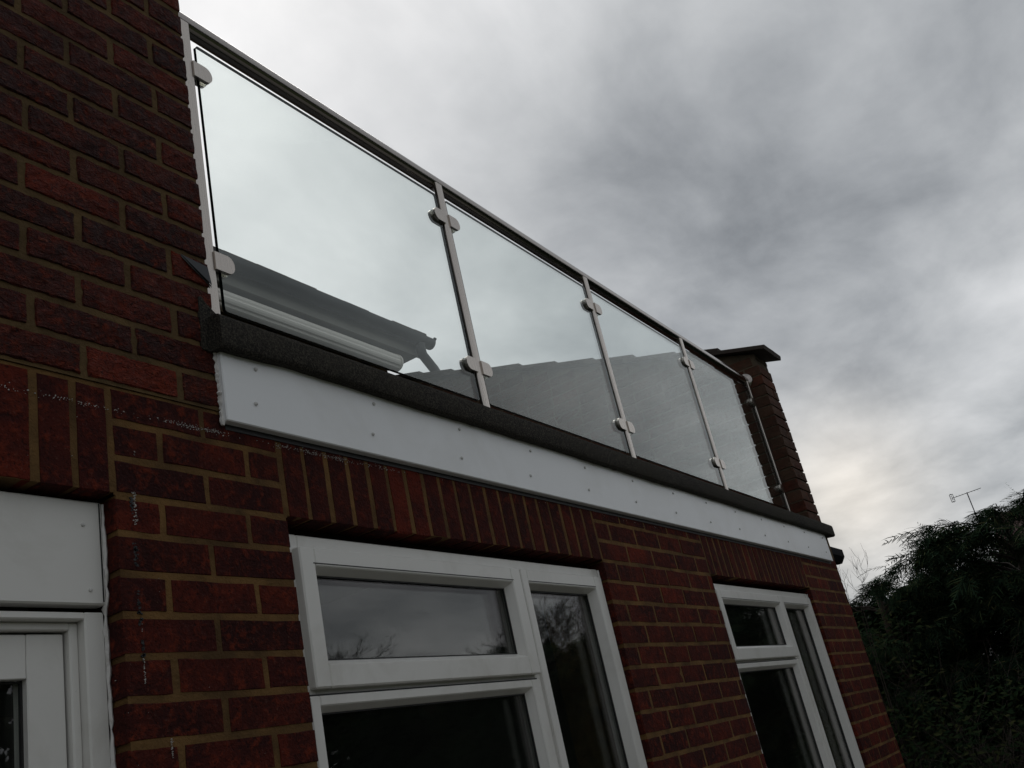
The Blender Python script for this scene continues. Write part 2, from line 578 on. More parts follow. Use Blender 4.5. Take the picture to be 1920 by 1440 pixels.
# --- wall core (mortar) with openings
def wall_core():
    mb = MB()
    xs = [LEFT_X, DOOR_X0, DOOR_X1, UP_X, W1_X0, W1_X1, W2_X0, W2_X1, END_X]
    zs = [0.0, SILL_Z, Z_LINTEL, Z_SOLD, 2.47, 5.9]
    Y0, Y1 = 0.0008, 0.28

    def solid(i, k):
        if i < 0 or k < 0 or i >= len(xs) - 1 or k >= len(zs) - 1:
            return False
        x = (xs[i] + xs[i + 1]) / 2; z = (zs[k] + zs[k + 1]) / 2
        if z > 2.47:
            return x < UP_X
        if z < Z_LINTEL and DOOR_X0 < x < DOOR_X1:
            return False
        if SILL_Z < z < Z_LINTEL and (W1_X0 < x < W1_X1 or W2_X0 < x < W2_X1):
            return False
        return True
    e = 0.0045

    def yf(z):
        return Y0 - 0.0030 if z > Z_SOLD else Y0
    for i in range(len(xs) - 1):
        for k in range(len(zs) - 1):
            if not solid(i, k):
                continue
            x0, x1, z0, z1 = xs[i], xs[i + 1], zs[k], zs[k + 1]
            l, r, b, t = solid(i - 1, k), solid(i + 1, k), solid(i, k - 1), solid(i, k + 1)
            X0 = x0 if l else x0 + e
            X1 = x1 if r else x1 - e
            Z0 = z0 if b else z0 + e
            Z1 = z1
            y = yf((z0 + z1) / 2)
            mi = 1 if (z0 + z1) / 2 > Z_SOLD else 0
            mb.quad((X0, y, Z0), (X1, y, Z0), (X1, y, Z1), (X0, y, Z1), mi)
            mb.quad((X0, Y1, Z0), (X0, Y1, Z1), (X1, Y1, Z1), (X1, Y1, Z0), mi)
            if not l: mb.quad((X0, y, Z0), (X0, y, Z1), (X0, Y1, Z1), (X0, Y1, Z0), mi)
            if not r: mb.quad((X1, y, Z0), (X1, Y1, Z0), (X1, Y1, Z1), (X1, y, Z1), mi)
            if not b: mb.quad((X0, y, Z0), (X0, Y1, Z0), (X1, Y1, Z0), (X1, y, Z0), mi)
            if not t: mb.quad((X0, y, Z1), (X1, y, Z1), (X1, Y1, Z1), (X0, Y1, Z1), mi)
    # return of the tall wall along the terrace, and the far end wall
    mb.box(UP_X - 0.28, UP_X - e, 0.281, 3.6, 2.50, 5.9, 0, 1)
    mb.box(END_X - 0.28, END_X - e, 0.281, 4.3, 0.0, 2.47, 0, 0)
    return mb.build('wall', [M['mortar'], M['mortar_up']], house, recalc=False)


wall = wall_core()


# --- brick meshes: a chamfered, slightly uneven block with its outer face at y = 0
def brick_block(L, H, D, seed, rough, c=0.0022, nx=3, nz=2):
    r = random.Random(seed)
    mbk = MB()
    grid = {}
    for i in range(nx + 1):
        for k in range(nz + 1):
            bx = i in (0, nx); bz = k in (0, nz)
            x = -L / 2 + L * i / nx
            z = -H / 2 + H * k / nz
            if bx: x += (c if i == 0 else -c) * r.uniform(0.6, 1.7)
            else: x += r.uniform(-.15, .15) * L / nx
            if bz: z += (c if k == 0 else -c) * r.uniform(0.5, 1.6)
            else: z += r.uniform(-.1, .1) * H
            y = r.uniform(-rough, rough) + (rough * 0.8 if (bx or bz) else 0)
            if nx > 3 and (bx or bz):
                y = r.uniform(-rough * .4, rough * .7)
            grid[i, k] = len(mbk.v); mbk.v.append((x, y, z))
    for i in range(nx):
        for k in range(nz):
            mbk.f.append((grid[i, k], grid[i + 1, k], grid[i + 1, k + 1], grid[i, k + 1])); mbk.mi.append(0)
    ring = [(i, 0) for i in range(nx)] + [(nx, k) for k in range(nz)] + [(i, nz) for i in range(nx, 0, -1)] + [(0, k) for k in range(nz, 0, -1)]
    mid = []; back = []
    for (i, k) in ring:
        x = -L / 2 + L * i / nx; z = -H / 2 + H * k / nz
        jx = r.uniform(-.0024, .0016); jz = r.uniform(-.0026, .0014) * (1 if k else -1)
        mid.append(len(mbk.v)); mbk.v.append((x + (jx if i in (0, nx) else 0), c * r.uniform(1.0, 2.2), z + (jz if k in (0, nz) else 0)))
        back.append(len(mbk.v)); mbk.v.append((x, D, z))
    n = len(ring)
    for q in range(n):
        q2 = (q + 1) % n
        a, b = grid[ring[q]], grid[ring[q2]]
        mbk.f.append((a, mid[q], mid[q2], b)); mbk.mi.append(0)
        mbk.f.append((mid[q], back[q], back[q2], mid[q2])); mbk.mi.append(0)
    return mbk


def brick_set(prefix, mat, rough, n=6, D=0.1025, fine=False):
    out = {}
    for kind, L in (('full', 0.215), ('half', 0.1025)):
        out[kind] = []
        for s in range(n):
            mk = brick_block(L, 0.065, D, s * 13 + len(prefix) * 7 + (0 if kind == 'full' else 500), rough, **({'nx': 13 if kind == 'full' else 6, 'nz': 4} if fine else {}))
            me = mk.mesh(prefix, mat)
            out[kind].append((me, mk))
    return out


BR = brick_set('brick', M['brick'], 0.0006)
RU = brick_set('rustic_brick', M['rustic'], 0.0027, 8, fine=True)
OLD = brick_set('weathered_brick', M['brick_old'], 0.0016)


class Bricks:
    """collects brick placements; the largest in view become objects, the rest one joined part"""
    def __init__(self, limit=295):
        self.items = []; self.limit = limit

    def add(self, kindset, L, cx, cy, cz, soldier=False, faceX=False, dy=0.0, zs=1.0):
        kind = 'full' if L > 0.15 else 'half'
        base = 0.215 if kind == 'full' else 0.1025
        me, mk = rnd.choice(kindset[kind])
        flip = rnd.random() < 0.5
        mat = Matrix.Diagonal((L / base, 1, zs, 1))
        if soldier:
            mat = Matrix.Rotation(math.pi / 2, 4, 'Y') @ mat
        if flip:
            mat = mat @ Matrix.Rotation(math.pi, 4, 'Y')
        mat = Matrix.Rotation(rnd.gauss(0, 0.004), 4, 'Y') @ mat
        if faceX:
            mat = Matrix.Rotation(-math.pi / 2, 4, 'Z') @ mat
        jit = max(-.0009, min(.0009, rnd.gauss(0, 0.0005)))
        if faceX:
            T = Matrix.Translation((cx + jit, cy, cz))
        else:
            T = Matrix.Translation((cx, cy + jit + dy - 0.0010, cz))
        self.items.append((T @ mat, me, mk, (cx, cy, cz), L))

    def emit(self, parent, stuff_mat, name='brick', stuff_name='further_bricks'):
        sc = []
        for it in self.items:
            q = project(it[3])
            ok = in_frame(it[3], 0.02)
            sc.append((it[4] / q[2] ** 2) if (ok and q) else -1)
        order = sorted(range(len(self.items)), key=lambda i: -sc[i])
        rest = MB()
        for rank, i in enumerate(order):
            mat, me, mk, c, L = self.items[i]
            if rank < self.limit and sc[i] > 0:
                o = bpy.data.objects.new(name, me)
                COL.objects.link(o)
                o.parent = parent
                o.matrix_local = mat
            else:
                n0 = len(rest.v)
                rest.v += [tuple(mat @ Vector(v)) for v in mk.v]
                rest.f += [tuple(n0 + k for k in f) for f in mk.f]
                rest.mi += [0] * len(mk.f)
        if rest.f:
            o = rest.build(stuff_name, stuff_mat, parent, recalc=False)
            o['kind'] = 'stuff'


def fill_row(B, ks, x0, x1, z, half_first, from_right=False, dy=0.0, half=0.1015, full=0.2125, gap=GAP, zs=0.978):
    """stretchers from x0 to x1 in the course whose middle height is z"""
    pieces = []
    x = x0; first = True
    while x < x1 - 0.03:
        L = half if (first and half_first) else full + rnd.uniform(-0.004, 0.004)
        if x + L > x1 - 0.045:
            L = x1 - x
        pieces.append((x, min(L, x1 - x)))
        x += L + gap + rnd.uniform(-0.0015, 0.0025); first = False
    for (a, L) in pieces:
        c = a + L / 2
        if from_right:
            c = x0 + x1 - c
        B.add(ks, L, c, 0.0, z + rnd.gauss(0, 0.0008), dy=dy, zs=zs)


B_low = Bricks(215)
B_up = Bricks(80)
# lower facade, courses counted from the lintel level
for k in range(-28, 3):
    zc_ = Z_LINTEL + CH * (k + 0.5)
    A = (k % 2 != 0)
    if k < -16:                                     # below the sills
        fill_row(B_low, BR, LEFT_X, DOOR_X0, zc_, A)
        fill_row(B_low, BR, DOOR_X1, END_X, zc_, A)
        continue
    fill_row(B_low, BR, LEFT_X, DOOR_X0 - (0.01 if k >= 0 else 0), zc_, A, True)
    fill_row(B_low, BR, DOOR_X1 + (0.006 if k >= 0 else 0.0), W1_X0 - (0.008 if k >= 0 else 0), zc_, A)
    fill_row(B_low, BR, W1_X1 + (0.012 if k >= 0 else 0.0), W2_X0 - (0.008 if k >= 0 else 0), zc_, A)
    fill_row(B_low, BR, W2_X1 + (0.012 if k >= 0 else 0.0), END_X, zc_, A)


def soldiers(x0, x1, n):
    p = (x1 - x0) / n
    for i in range(n):
        B_low.add(BR, 0.215, x0 + p * (i + 0.5) + rnd.gauss(0, 0.0012), 0.0, Z_LINTEL + 0.1075 + 0.002 + rnd.gauss(0, 0.0012), soldier=True, zs=0.985)


soldiers(DOOR_X0, DOOR_X1, 12)
soldiers(W1_X0, W1_X1 + 0.004, 20)
soldiers(W2_X0, W2_X1 + 0.004, 20)
# tall upper wall, rustic bricks, standing a few millimetres proud
row = 0
zc_ = Z_SOLD + 0.006
while zc_ < 5.85:
    fill_row(B_up, RU, LEFT_X, UP_X, zc_ + 0.033, row % 2 == 0, True, dy=-0.0054, gap=0.0150, zs=rnd.uniform(0.93, 0.965))
    # return face along the terrace
    y = 0.115 if row % 2 else 0.228
    while y < 3.3:
        B_up.add(RU, 0.215, UP_X, y + 0.1075, zc_ + 0.033, faceX=True)
        y += 0.2275
    zc_ += 0.0757; row += 1
B_low.emit(wall, M['brick_stuff'])
B_up.emit(wall, M['rustic_stuff'], stuff_name='further_rustic_bricks')

# --- steel angle behind the lintels (dark line over each window and the door panel)
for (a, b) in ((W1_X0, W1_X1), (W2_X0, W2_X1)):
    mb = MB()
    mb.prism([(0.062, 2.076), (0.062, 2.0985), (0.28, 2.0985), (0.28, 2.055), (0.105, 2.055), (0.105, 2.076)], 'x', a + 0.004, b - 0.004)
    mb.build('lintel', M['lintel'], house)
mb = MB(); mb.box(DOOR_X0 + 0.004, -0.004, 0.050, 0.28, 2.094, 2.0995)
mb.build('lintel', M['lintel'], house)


# ------------------------------------------------------------------ windows
def bar_frame(mb, x0, x1, z0, z1, w, y0, y1, c=0.004, wl=None, wr=None, wt=None, wb=None):
    """four mitre-like bars, inner edge chamfered"""
    wl = w if wl is None else wl; wr = w if wr is None else wr; wt = w if wt is None else wt; wb = w if wb is None else wb
    mb.box(x0, x0 + wl, y0, y1, z0, z1, c)
    mb.box(x1 - wr, x1, y0, y1, z0, z1, c)
    mb.box(x0 + wl - 0.0005, x1 - wr + 0.0005, y0 + 0.0004, y1 - 0.0004, z1 - wt, z1, c)
    mb.box(x0 + wl - 0.0005, x1 - wr + 0.0005, y0 + 0.0004, y1 - 0.0004, z0, z0 + wb, c)


def bead(mb, x0, x1, z0, z1, y0, y1, w):
    """sloping glazing bead round an opening: four trapezoids falling back from the sash face to the glass"""
    o = [(x0, y0, z0), (x1, y0, z0), (x1, y0, z1), (x0, y0, z1)]
    i = [(x0 + w, y1, z0 + w), (x1 - w, y1, z0 + w), (x1 - w, y1, z1 - w), (x0 + w, y1, z1 - w)]
    for k in range(4):
        j = (k + 1) % 4
        mb.quad(o[k], o[j], i[j], i[k])


def pane_part(name, x0, x1, z0, z1, y, parent):
    mb = MB()
    for d in (0.0, 0.022):
        mb.quad((x0, y + d, z0), (x1, y + d, z0), (x1, y + d, z1), (x0, y + d, z1))
        mb.quad((x0, y + d + 0.004, z0), (x1, y + d + 0.004, z0), (x1, y + d + 0.004, z1), (x0, y + d + 0.004, z1))
    return mb.build(name, M['pane'], parent, recalc=False)


def make_window(X0, X1, label):
    w = bpy.data.objects.new('window', None); COL.objects.link(w); w.parent = house
    w['label'] = label
    o = X0
    YF = 0.028
    ztop = 2.074
    # outer frame with mullion and transom
    mb = MB()
    x1 = X1 - 0.004
    mb.box(X0 + 0.004, X0 + 0.050, YF, 0.098, SILL_Z, ztop, 0.003)
    mb.box(x1 - 0.040, x1, YF, 0.098, SILL_Z, ztop, 0.003)
    mb.box(X0 + 0.0495, x1 - 0.0395, YF + .0005, 0.0975, ztop - 0.050, ztop - 0.0003, 0.003)
    mb.box(X0 + 0.0495, x1 - 0.0395, YF + .0005, 0.0975, SILL_Z + 0.0003, SILL_Z + 0.06, 0.003)
    mx0, mx1 = X0 + 0.958, X0 + 1.012          # mullion
    mb.box(mx0, mx1, YF + .001, 0.097, SILL_Z + 0.0595, ztop - 0.0495, 0.003)
    mb.box(X0 + 0.0495, mx0 + .0005, YF + .0015, 0.0965, 1.690, 1.752, 0.003)   # transom
    mb.build('frame', M['upvc'], w)
    # top-hung sash, standing proud of the frame
    mb = MB()
    sx0, sx1, sz0, sz1 = X0 + 0.030, X0 + 0.966, 1.726, 2.040
    bar_frame(mb, sx0, sx1, sz0, sz1, 0.050, 0.006, 0.056, 0.0035, wl=0.048, wr=0.052, wt=0.045, wb=0.052)
    bead(mb, sx0 + 0.047, sx1 - 0.051, sz0 + 0.051, sz1 - 0.044, 0.0085, 0.036, 0.013)
    mb.build('top_sash', M['upvc'], w)
    gx0, gx1, gz0, gz1 = sx0 + 0.059, sx1 - 0.063, sz0 + 0.063, sz1 - 0.056
    mb = MB()
    bar_frame(mb, gx0 - 0.001, gx1 + 0.001, gz0 - 0.001, gz1 + 0.001, 0.005, 0.0345, 0.0405, 0.0)
    mb.build('gasket', M['gasket'], w)
    pane_part('pane', gx0 - .004, gx1 + .004, gz0 - .004, gz1 + .004, 0.041, w)
    # drip groove line of the sash head
    mb = MB(); mb.box(sx0 + 0.040, sx1 - 0.046, 0.0048, 0.0070, sz1 - 0.0385, sz1 - 0.0368)
    mb.build('glazing_bead_joint', M['gasket'], w)
    # side-hung casement below, nearly flush
    mb = MB()
    cx0, cx1, cz0, cz1 = X0 + 0.012, X0 + 0.962, SILL_Z + 0.045, 1.712
    bar_frame(mb, cx0, cx1, cz0, cz1, 0.045, 0.014, 0.060, 0.003, wl=0.032, wr=0.046, wt=0.022, wb=0.05)
    bead(mb, cx0 + 0.031, cx1 - 0.045, cz0 + 0.049, cz1 - 0.021, 0.0165, 0.042, 0.012)
    mb.build('casement', M['upvc'], w)
    hx0, hx1, hz0, hz1 = cx0 + 0.042, cx1 - 0.056, cz0 + 0.06, cz1 - 0.032
    mb = MB()
    bar_frame(mb, hx0 - .001, hx1 + .001, hz0 - .001, hz1 + .001, 0.005, 0.0405, 0.0465, 0.0)
    mb.build('gasket', M['gasket'], w)
    pane_part('pane', hx0 - .004, hx1 + .004, hz0 - .004, hz1 + .004, 0.047, w)
    mb = MB(); mb.box(cx0 + .004, cx1 - .004, 0.0215, 0.0255, 1.7125, 1.7165)
    mb.box(X0 + 0.9628, X0 + 0.9655, 0.022, 0.0275, SILL_Z + .06, 1.712)
    mb.build('casement_gap', M['gasket'], w)
    # fixed side light
    mb = MB()
    qx0, qx1, qz0, qz1 = X0 + 0.990, x1 - 0.006, SILL_Z + 0.010, 2.044
    bar_frame(mb, qx0, qx1, qz0, qz1, 0.05, 0.017, 0.060, 0.003, wl=0.036, wr=0.056, wt=0.044, wb=0.05)
    fx0, fx1, fz0, fz1 = qx0 + 0.0355, qx1 - 0.0555, qz0 + 0.0495, qz1 - 0.0435
    bead(mb, fx0, fx1, fz0, fz1, 0.0195, 0.052, 0.012)
    mb.build('side_sash', M['upvc'], w)
    mb = MB()
    bar_frame(mb, fx0 + .012, fx1 - .012, fz0 + .012, fz1 - .012, 0.005, 0.0505, 0.0565, 0.0)
    mb.build('gasket', M['gasket'], w)
    pane_part('pane', fx0 + .009, fx1 - .009, fz0 + .009, fz1 - .009, 0.057, w)
    mb = MB(); mb.box(fx0 + 0.002, fx1 - 0.002, 0.0158, 0.0178, fz1 + 0.0055, fz1 + 0.0072)
    mb.build('glazing_bead_joint', M['gasket'], w)
    # sill
    mb = MB()
    mb.prism([(-0.045, SILL_Z - 0.038), (-0.045, SILL_Z - 0.018), (0.028, SILL_Z - 0.001), (0.10, SILL_Z - 0.001), (0.10, SILL_Z - 0.038)], 'x', X0 - 0.05, X1 + 0.05)
    mb.build('sill', M['upvc'], w)
    # uneven sealant line down the right-hand reveal and the left edge
    for xx in (x1 - 0.001, X0 + 0.004):
        mb = MB()
        z = SILL_Z; pts = []; rad = []
        while z < ztop:
            pts.append((xx + rnd.gauss(0, .0008), YF - 0.001 + rnd.gauss(0, .0006), z)); rad.append(abs(0.0036 + rnd.gauss(0, .0011)) + .001); z += 0.009
        mb.tube(pts, rad, 5)
        mb.build('sealant_bead', M['sealant'], w, smooth=True)
    return w


win1 = make_window(W1_X0, W1_X1, 'nearer white window between the door and the brick pier')
win2 = make_window(W2_X0, W2_X1, 'farther white window under the end of the fascia')

# ------------------------------------------------------------------ door with white panel above
door = bpy.data.objects.new('door', None); COL.objects.link(door); door.parent = house
door['label'] = 'white glazed back door under a plain white panel'
mb = MB()
mb.box(DOOR_X0 + 0.006, -0.005, 0.030, 0.060, 1.900, 2.0925, 0.003)
mb.build('overpanel', M['upvc'], door)
mb = MB()
for x, z in ((-0.046, 2.046), (-0.037, 1.926), (-0.45, 2.046), (-0.45, 1.926), (-0.86, 2.046), (-0.86, 1.926)):
    mb.tube([(x, 0.0305, z), (x, 0.0282, z), (x, 0.0272, z)], [0.004, 0.0037, 0.002], 8)
mb.build('panel_screw_cap', M['cap'], door, smooth=True)
mb = MB()                                            # thin quadrant trim beside the panel
mb.box(-0.0128, -0.0105, 0.0285, 0.0296, 1.905, 2.09)
mb.build('panel_joint', M['gasket'], door)
mb = MB()
mb.box(-0.045, -0.006, 0.038, 0.115, 0.02, 1.889, 0.003)
mb.box(DOOR_X0 + 0.006, DOOR_X0 + 0.045, 0.038, 0.115, 0.02, 1.889, 0.003)
mb.box(DOOR_X0 + 0.0445, -0.0445, 0.0385, 0.1145, 1.876, 1.8885, 0.002)
# inner rebate step
mb.box(-0.062, -0.0447, 0.058, 0.114, 0.02, 1.8755, 0.003)
mb.box(DOOR_X0 + 0.0447, DOOR_X0 + 0.062, 0.058, 0.114, 0.02, 1.8755, 0.003)
mb.box(DOOR_X0 + 0.0615, -0.0615, 0.0585, 0.1135, 1.862, 1.8757, 0.002)
mb.build('door_frame', M['upvc'], door)
mb = MB()
LX0, LX1, LZ1 = DOOR_X0 + 0.066, -0.066, 1.858
ST = 0.068
mb.box(LX0, LX0 + ST, 0.070, 0.112, 0.03, LZ1, 0.002)
mb.box(LX1 - ST, LX1, 0.070, 0.112, 0.03, LZ1, 0.002)
mb.box(LX0 + ST + .0008, LX1 - ST - .0008, 0.0705, 0.1115, LZ1 - 0.074, LZ1 - .0005, 0.0015)
mb.box(LX0 + ST + .0008, LX1 - ST - .0008, 0.0705, 0.1115, 0.03, 0.75, 0.0015)
mb.build('door_leaf', M['upvc'], door)
mb = MB()
bar_frame(mb, LX0 + ST - .002, LX1 - ST + .002, 0.748, LZ1 - 0.072, 0.006, 0.0835, 0.090, 0.0)
mb.build('gasket', M['gasket'], door)
pane_part('pane', LX0 + ST - .004, LX1 - ST + .004, 0.745, LZ1 - 0.068, 0.0905, door)
mb = MB(); mb.box(DOOR_X0 + .06, -0.06, 0.082, 0.112, 1.8585, 1.8615); mb.box(-0.0655, -0.0622, 0.082, 0.112, .03, 1.8615)
mb.build('door_gap', M['gasket'], door)
mb = MB()
for (x0, y0) in ((-0.004, 0.030),):
    pts = []; rad = []; z = 0.1
    while z < 2.09:
        pts.append((x0 + rnd.gauss(0, .0008), y0 + (0 if z > 1.9 else .008), z)); rad.append(abs(.0035 + rnd.gauss(0, .001)) + .0008); z += .013
    mb.tube(pts, rad, 5)
mb.build('sealant_bead', M['sealant'], door, smooth=True)

# ------------------------------------------------------------------ interior room, so that the panes look into a real dark room
mb = MB()
mb.quad((LEFT_X, 0.281, 0.012), (END_X - .3, 0.281, 0.012), (END_X - .3, 4.2, 0.012), (LEFT_X, 4.2, 0.012), 1)
mb.quad((LEFT_X, 0.281, 2.42), (LEFT_X, 4.2, 2.42), (END_X - .3, 4.2, 2.42), (END_X - .3, 0.281, 2.42))
mb.quad((LEFT_X, 4.2, 0), (END_X, 4.2, 0), (END_X, 4.2, 2.42), (LEFT_X, 4.2, 2.42))
mb.quad((LEFT_X, 0.28, 0), (LEFT_X, 4.2, 0), (LEFT_X, 4.2, 2.42), (LEFT_X, 0.28, 2.42))
mb.quad((2.45, 0.281, 0), (2.45, 4.2, 0), (2.45, 4.2, 2.42), (2.45, 0.281, 2.42))
mb.build('interior', [M['plaster'], M['carpet']], house, recalc=False)


# ------------------------------------------------------------------ fascia, coping, flashing
FY = -0.022
mb = MB()
mb.box(UP_X - 0.006, 5.235, FY, 0.0035, 2.297, 2.475, 0.0025)
fascia = mb.build('fascia_board', M['fascia'], house)
mb = MB()
mb.box(5.2385, 5.292, FY + .0012, 0.0035, 2.297, 2.4745, 0.002)
mb.build('end_trim', M['fascia'], fascia)
capmesh = MB()
capmesh.tube([(0, 0.0008, 0), (0, -0.0022, 0), (0, -0.0042, 0), (0, -0.0050, 0)], [0.0052, 0.0050, 0.0036, 0.0010], 10)
cm = capmesh.mesh('screw_cap', M['cap'])
cm.polygons.foreach_set('use_smooth', [True] * len(cm.polygons))
for k in range(13):
    for (z, dx) in ((2.445, 0.010), (2.352, -0.012)):
        o = bpy.data.objects.new('screw_cap', cm); COL.objects.link(o); o.parent = fascia
        o.location = (0.380 + 0.4005 * k + dx + rnd.gauss(0, .006), FY, z + rnd.gauss(0, .002))
# lumpy sealant where the fascia end meets the brick corner
mb = MB()
pts = []; rad = []; z = 2.29
while z < 2.475:
    pts.append((UP_X - 0.0075 + rnd.gauss(0, .0008), -0.0070 + rnd.gauss(0, .0008), z)); rad.append(abs(0.0036 + rnd.gauss(0, .0016)) + .0012); z += 0.005
mb.tube(pts, rad, 6)
mb.build('sealant_bead', M['sealant'], fascia, smooth=True)

mb = MB(); mb.box(UP_X + .004, 5.29, -0.0028, 0.0040, 2.2840, 2.2968)  # dark strip painted in as the shadow line below the fascia
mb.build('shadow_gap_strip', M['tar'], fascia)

# coping: mineral felt dressed over the roof edge, a little wavy, with a rounded arris
mb = MB()
nseg = 150
prof_n = None
XA, XB = 0.262, 5.452
for i in range(nseg + 1):
    t = i / nseg
    x = XA + (XB - XA) * t
    wv = 0.0011 * math.sin(x * 4.1 + 1) + 0.0007 * math.sin(x * 11.3) + rnd.gauss(0, .0004)
    low = 2.470 + wv * 1.4
    if x < 0.46:                                   # the felt sags and tucks in at the corner
        low -= 0.010 * math.cos((x - XA) / (0.46 - XA) * math.pi / 2)
    yf_ = -0.050 + 0.6 * wv
    prof = [(0.004, low + 0.004), (-0.040, low), (yf_ + 0.003, low + 0.004), (yf_, low + 0.012), (yf_, 2.534 + wv), (yf_ + 0.004, 2.543 + wv), (yf_ + 0.014, 2.547 + wv),
            (0.06, 2.550), (0.30, 2.548), (0.30, 2.50), (0.004, 2.50)]
    n0 = len(mb.v); prof_n = len(prof)
    mb.v += [(x, p[0], p[1]) for p in prof]
    if i:
        for k in range(prof_n):
            k2 = (k + 1) % prof_n
            mb.f.append((n0 - prof_n + k, n0 - prof_n + k2, n0 + k2, n0 + k)); mb.mi.append(0)
mb.f.append(tuple(range(prof_n))); mb.mi.append(0)
mb.f.append(tuple(range(len(mb.v) - prof_n, len(mb.v)))[::-1]); mb.mi.append(0)
coping = mb.build('coping', M['felt'], house, smooth=True)
# felt flap dressed on to the face of the tall wall at the corner
mb = MB()
fl = [(0.2410, 2.466), (0.262, 2.462), (0.292, 2.470), (0.292, 2.566), (0.280, 2.573), (0.262, 2.586), (0.2515, 2.601), (0.2435, 2.598)]
n = len(fl)
front = [(x, -0.0105 + rnd.gauss(0, .0008), z) for x, z in fl]
back = [(x, 0.002, z) for x, z in fl]
mb.poly(front)
for i in range(n):
    j = (i + 1) % n
    mb.quad(front[i], front[j], back[j], back[i])
mb.build('felt_flap', M['felt'], coping)
# folded lead flashing poking out of a joint just above
mb = MB()
T = [(0.206, 2.695), (0.278, 2.686), (0.2835, 2.640)]
fr = [(T[0][0], -0.0100, T[0][1]), (T[1][0], -0.0125, T[1][1]), (T[2][0], -0.0145, T[2][1])]
bk = [(p[0] + .001, p[1] + 0.003, p[2] + .001) for p in fr]
mb.poly(fr); mb.poly(bk[::-1])
for i in range(3):
    j = (i + 1) % 3
    mb.quad(fr[i], bk[i], bk[j], fr[j])
mb.build('lead_flashing', M['lead'], house)
mb = MB(); mb.poly([(0.204, -0.0095, 2.6965), (0.286, -0.0100, 2.640), (0.286, -0.0100, 2.634), (0.206, -0.0095, 2.689)])  # black strip along the lower edge of the flashing
mb.poly([(0.204, -0.005, 2.6965), (0.286, -0.005, 2.640), (0.286, -0.005, 2.634), (0.206, -0.005, 2.689)][::-1])
mb.build('tar_line', M['tar'], house, recalc=False)

# terrace deck behind the coping
mb = MB(); mb.box(UP_X + 0.001, 5.149, 0.301, 3.149, 2.43, 2.52)
mb.build('terrace_deck', M['deck'], house)
mb = MB(); mb.box(LEFT_X, 5.42, 3.151, 4.35, 2.43, 2.50)
mb.build('flat_roof', M['deck'], house)

# ------------------------------------------------------------------ old paint line, white flecks and tar marks on the brick
mb = MB()


def fleck(x, z, s, y):
    n = rnd.randint(4, 6); a0 = rnd.random() * 6
    pts = []
    for i in range(n):
        a = a0 + 2 * math.pi * i / n
        r_ = s * rnd.uniform(0.5, 1.25)
        pts.append((x + r_ * 1.3 * math.cos(a), y, z + r_ * math.sin(a)))
    c = len(mb.v)
    mb.v += pts + [(p[0], p[1] + 0.003, p[2]) for p in pts]
    mb.f.append(tuple(range(c, c + n))); mb.mi.append(0)
    for i in range(n):
        j = (i + 1) % n
        mb.f.append((c + i, c + n + i, c + n + j, c + j)); mb.mi.append(0)


def dens(x):
    d = 0.012 + 0.05 * (0.5 + 0.5 * math.sin(x * 31)) ** 3
    for c, w_, a in ((-0.20, .03, .25), (-0.105, .02, .35), (-0.045, .022, .8), (0.02, .012, .3), (0.10, .015, .15), (0.185, .045, 1.0), (0.265, .02, .7), (0.46, .03, .6), (0.55, .035, .8), (0.65, .04, .5), (.8, .06, .15)):
        d += a * math.exp(-((x - c) / w_) ** 2)
    return d * (1.0 if x < 0.95 else 0.35)


for i in range(26000):
    x = rnd.uniform(-0.9, 3.0)
    if rnd.random() > dens(x) * 0.22:
        continue
    if abs((x - 0.0) % 0.0775) < 0.0:
        continue
    fleck(x, 2.2735 + rnd.gauss(0, 0.0030), rnd.uniform(0.0003, 0.0011) * (1.5 if rnd.random() < .08 else 1), -0.0016)
for i in range(60):
    fleck(0.044 + rnd.gauss(0, .0018), 2.045 + rnd.random() * 0.065, rnd.uniform(.0004, .0013), -0.0016)
for (x, z, h, n) in ((0.0405, 1.775, .022, 34), (0.087, 1.640, .018, 26), (.051, 2.19, .004, 5), (0.041, 1.85, .02, 4)):
    for i in range(n):
        fleck(x + rnd.gauss(0, .0007), z + rnd.uniform(-h, h), rnd.uniform(.0004, .0011), -0.0016)
for i in range(22):
    fleck(rnd.uniform(-.2, .44), rnd.uniform(1.4, 2.25), rnd.uniform(.0003, .0008), -0.0016)
mb.build('paint_flecks', M['paint_fleck'], wall, recalc=False)['kind'] = 'stuff'
mb = MB()
for (x, z, hx, hz, n) in ((0.0375, 2.085, .003, .02, 14), (0.038, 1.985, .004, .024, 22), (0.0385, 1.90, .003, .02, 10), (0.039, 1.868, .006, .012, 12), (0.0405, 1.81, .003, .02, 12)):
    for i in range(n):
        fleck(x + rnd.gauss(0, hx * .5), z + rnd.uniform(-hz, hz), rnd.uniform(.0012, .0034), -0.0014)
mb.build('tar_marks', M['tar'], wall, recalc=False)['kind'] = 'stuff'

# ------------------------------------------------------------------ room set back on the terrace: eaves, gutter, downpipe
EX = 5.20
mb = MB(); mb.box(UP_X + 0.002, 5.148, 3.06, 3.15, 2.50, 5.02)
mb.build('upper_room_wall', M['mortar_up'], house)
mb = MB(); mb.box(UP_X + 0.002, EX + 0.022, 2.765, 3.10, 4.936, 4.950)
mb.build('soffit', M['soffit'], house)
mb = MB(); mb.box(UP_X + 0.002, EX + 0.028, 2.744, 2.764, 4.915, 5.075, 0.002)
mb.build('eaves_fascia', M['eavesboard'], house)
